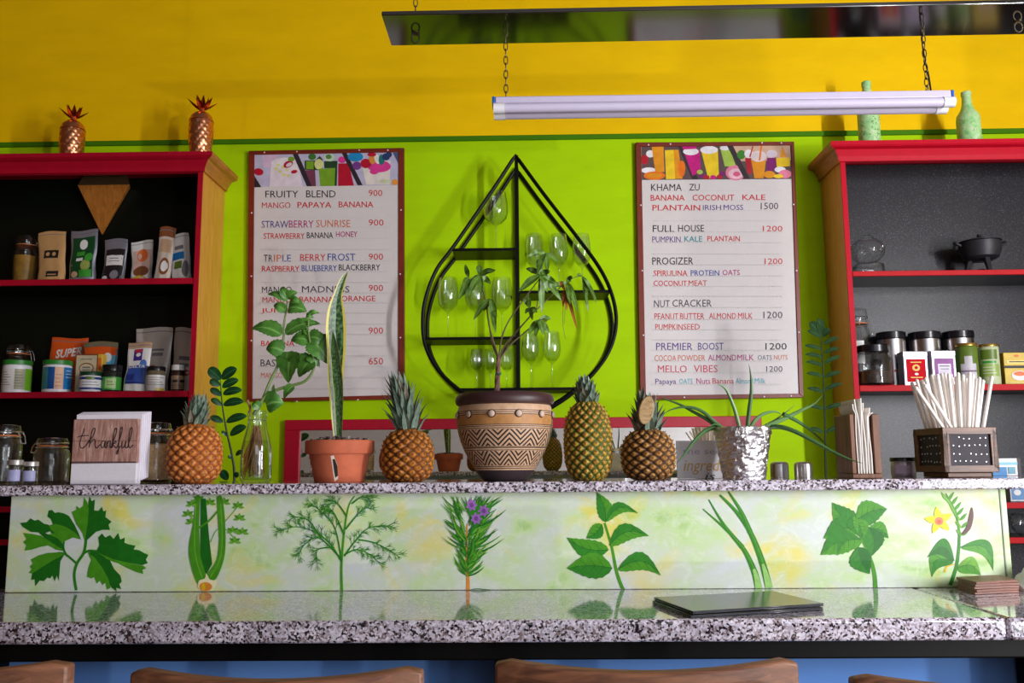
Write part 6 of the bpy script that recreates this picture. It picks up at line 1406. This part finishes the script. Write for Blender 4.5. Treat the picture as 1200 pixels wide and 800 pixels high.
c = PZ(1199, 690, ZK + .001); mb = MB(); n = 9; vs = []; rnd = random.Random(4)
for j in range(n):
    for i in range(n): vs.append((c.x + .01 * 0 + (i / 8 - .2) * .1, c.y + (j / 8 - .5) * .1, ZK + .004 + (.05 * math.sin(PI * i / 8) * math.sin(PI * j / 8) + rnd.uniform(0, .012)) ))
fs = [(j * n + i, j * n + i + 1, (j + 1) * n + i + 1, (j + 1) * n + i) for j in range(n - 1) for i in range(n - 1)]
vb = [(v[0], v[1], ZK + .0006) for v in vs]; nn = n * n
ring = [i for i in range(n)] + [j * n + n - 1 for j in range(1, n)] + [(n - 1) * n + i for i in range(n - 2, -1, -1)] + [j * n for j in range(n - 2, 0, -1)]
mb.add(vs + vb, fs + [tuple(nn + k for k in f[::-1]) for f in fs] + [(ring[k], ring[k] + nn, ring[(k + 1) % len(ring)] + nn, ring[(k + 1) % len(ring)]) for k in range(len(ring))])
tag(mb.build('crumpled_napkin', WHITEP, loc=(c.x, c.y, ZK), smooth=20), 'crumpled white napkin at the right edge of the counter', 'napkin')

# ---------------------------------------------------------------- stools
def stool(label, x0, x1, ytop, Y=1.22, rz=0.0):
    xc = (P(x0, ytop, Y).x + P(x1, ytop, Y).x) / 2; w_ = P(x1, ytop, Y).x - P(x0, ytop, Y).x; zt = P((x0 + x1) / 2, ytop, Y).z
    t = thing('bar_stool', label, 'stool', (xc, Y, 0), 'wooden bar stools at the counter'); t.rotation_euler = (0, 0, rz); hw = w_ / 2
    n = 18; mb = MB(); rows = []
    for i in range(n + 1):
        u = -1 + 2 * i / n; y = .035 * (u * u - 1) + .0; c_ = min(1, (1 - abs(u)) * 14); zz = zt - .006 + .012 * u * u - (1 - c_) * .008; zbt = zt - .15 + (1 - c_) * .008
        rows.append([(hw * u, y, zbt), (hw * u, y + .024, zbt), (hw * u, y + .024, zz), (hw * u, y, zz)])
    vs = [p for r_ in rows for p in r_]; fs = [(3, 2, 1, 0), tuple(4 * n + k for k in range(4))] + [(4 * i + k, 4 * i + (k + 1) % 4, 4 * i + 4 + (k + 1) % 4, 4 * i + 4 + k) for i in range(n) for k in range(4)]
    mb.add(vs, fs).build('back_rail', BARWOOD, t, world=False, bevel=.004)
    for s_ in (-1, 1):
        u = .655; xx = s_ * hw * u; yy = .035 * (u * u - 1) - .0275
        MB().hexa([(xx - .034, yy, .70), (xx + .034, yy, .70), (xx + .034, yy + .0265, .70), (xx - .034, yy + .0265, .70)], [(xx - .034, yy, zt - .022), (xx + .034, yy, zt - .022), (xx + .034, yy + .0265, zt - .022), (xx - .034, yy + .0265, zt - .022)]).build('back_post', BARWOOD, t, world=False, bevel=.009)
    MB().box(-hw * .92, hw * .92, 0.002, .36, .735, .77).build('seat', BARWOOD, t, world=False, bevel=.012)
    for sx in (-1, 1):
        for y0, y1 in ((.03, -.01), (.32, .36)):
            MB().tube([(sx * hw * .78, y0, .7345), (sx * hw * .95, y1, 0.0005)], [.022, .017], 12).build('leg', BARWOOD, t, world=False)
    for y in (.345, .005): MB().tube([(-hw * .86, y, .26), (hw * .86, y, .26)], .011, 10).build('foot_rail', BARWOOD, t, world=False)
    for sx in (-1, 1): MB().tube([(sx * hw * .895, .005, .3), (sx * hw * .895, .345, .3)], .011, 10).build('side_rail', BARWOOD, t, world=False)
stool('wooden bar stool at the lower left corner, only its rail end showing', -268, 79, 779)
stool('wooden bar stool below the painted celery and dill, left of centre', 152, 495, 786)
stool('wooden bar stool in front of the black menus with two broad back posts', 580, 936, 776)
stool('wooden bar stool at the lower right corner of the photo', 1000, 1350, 794)
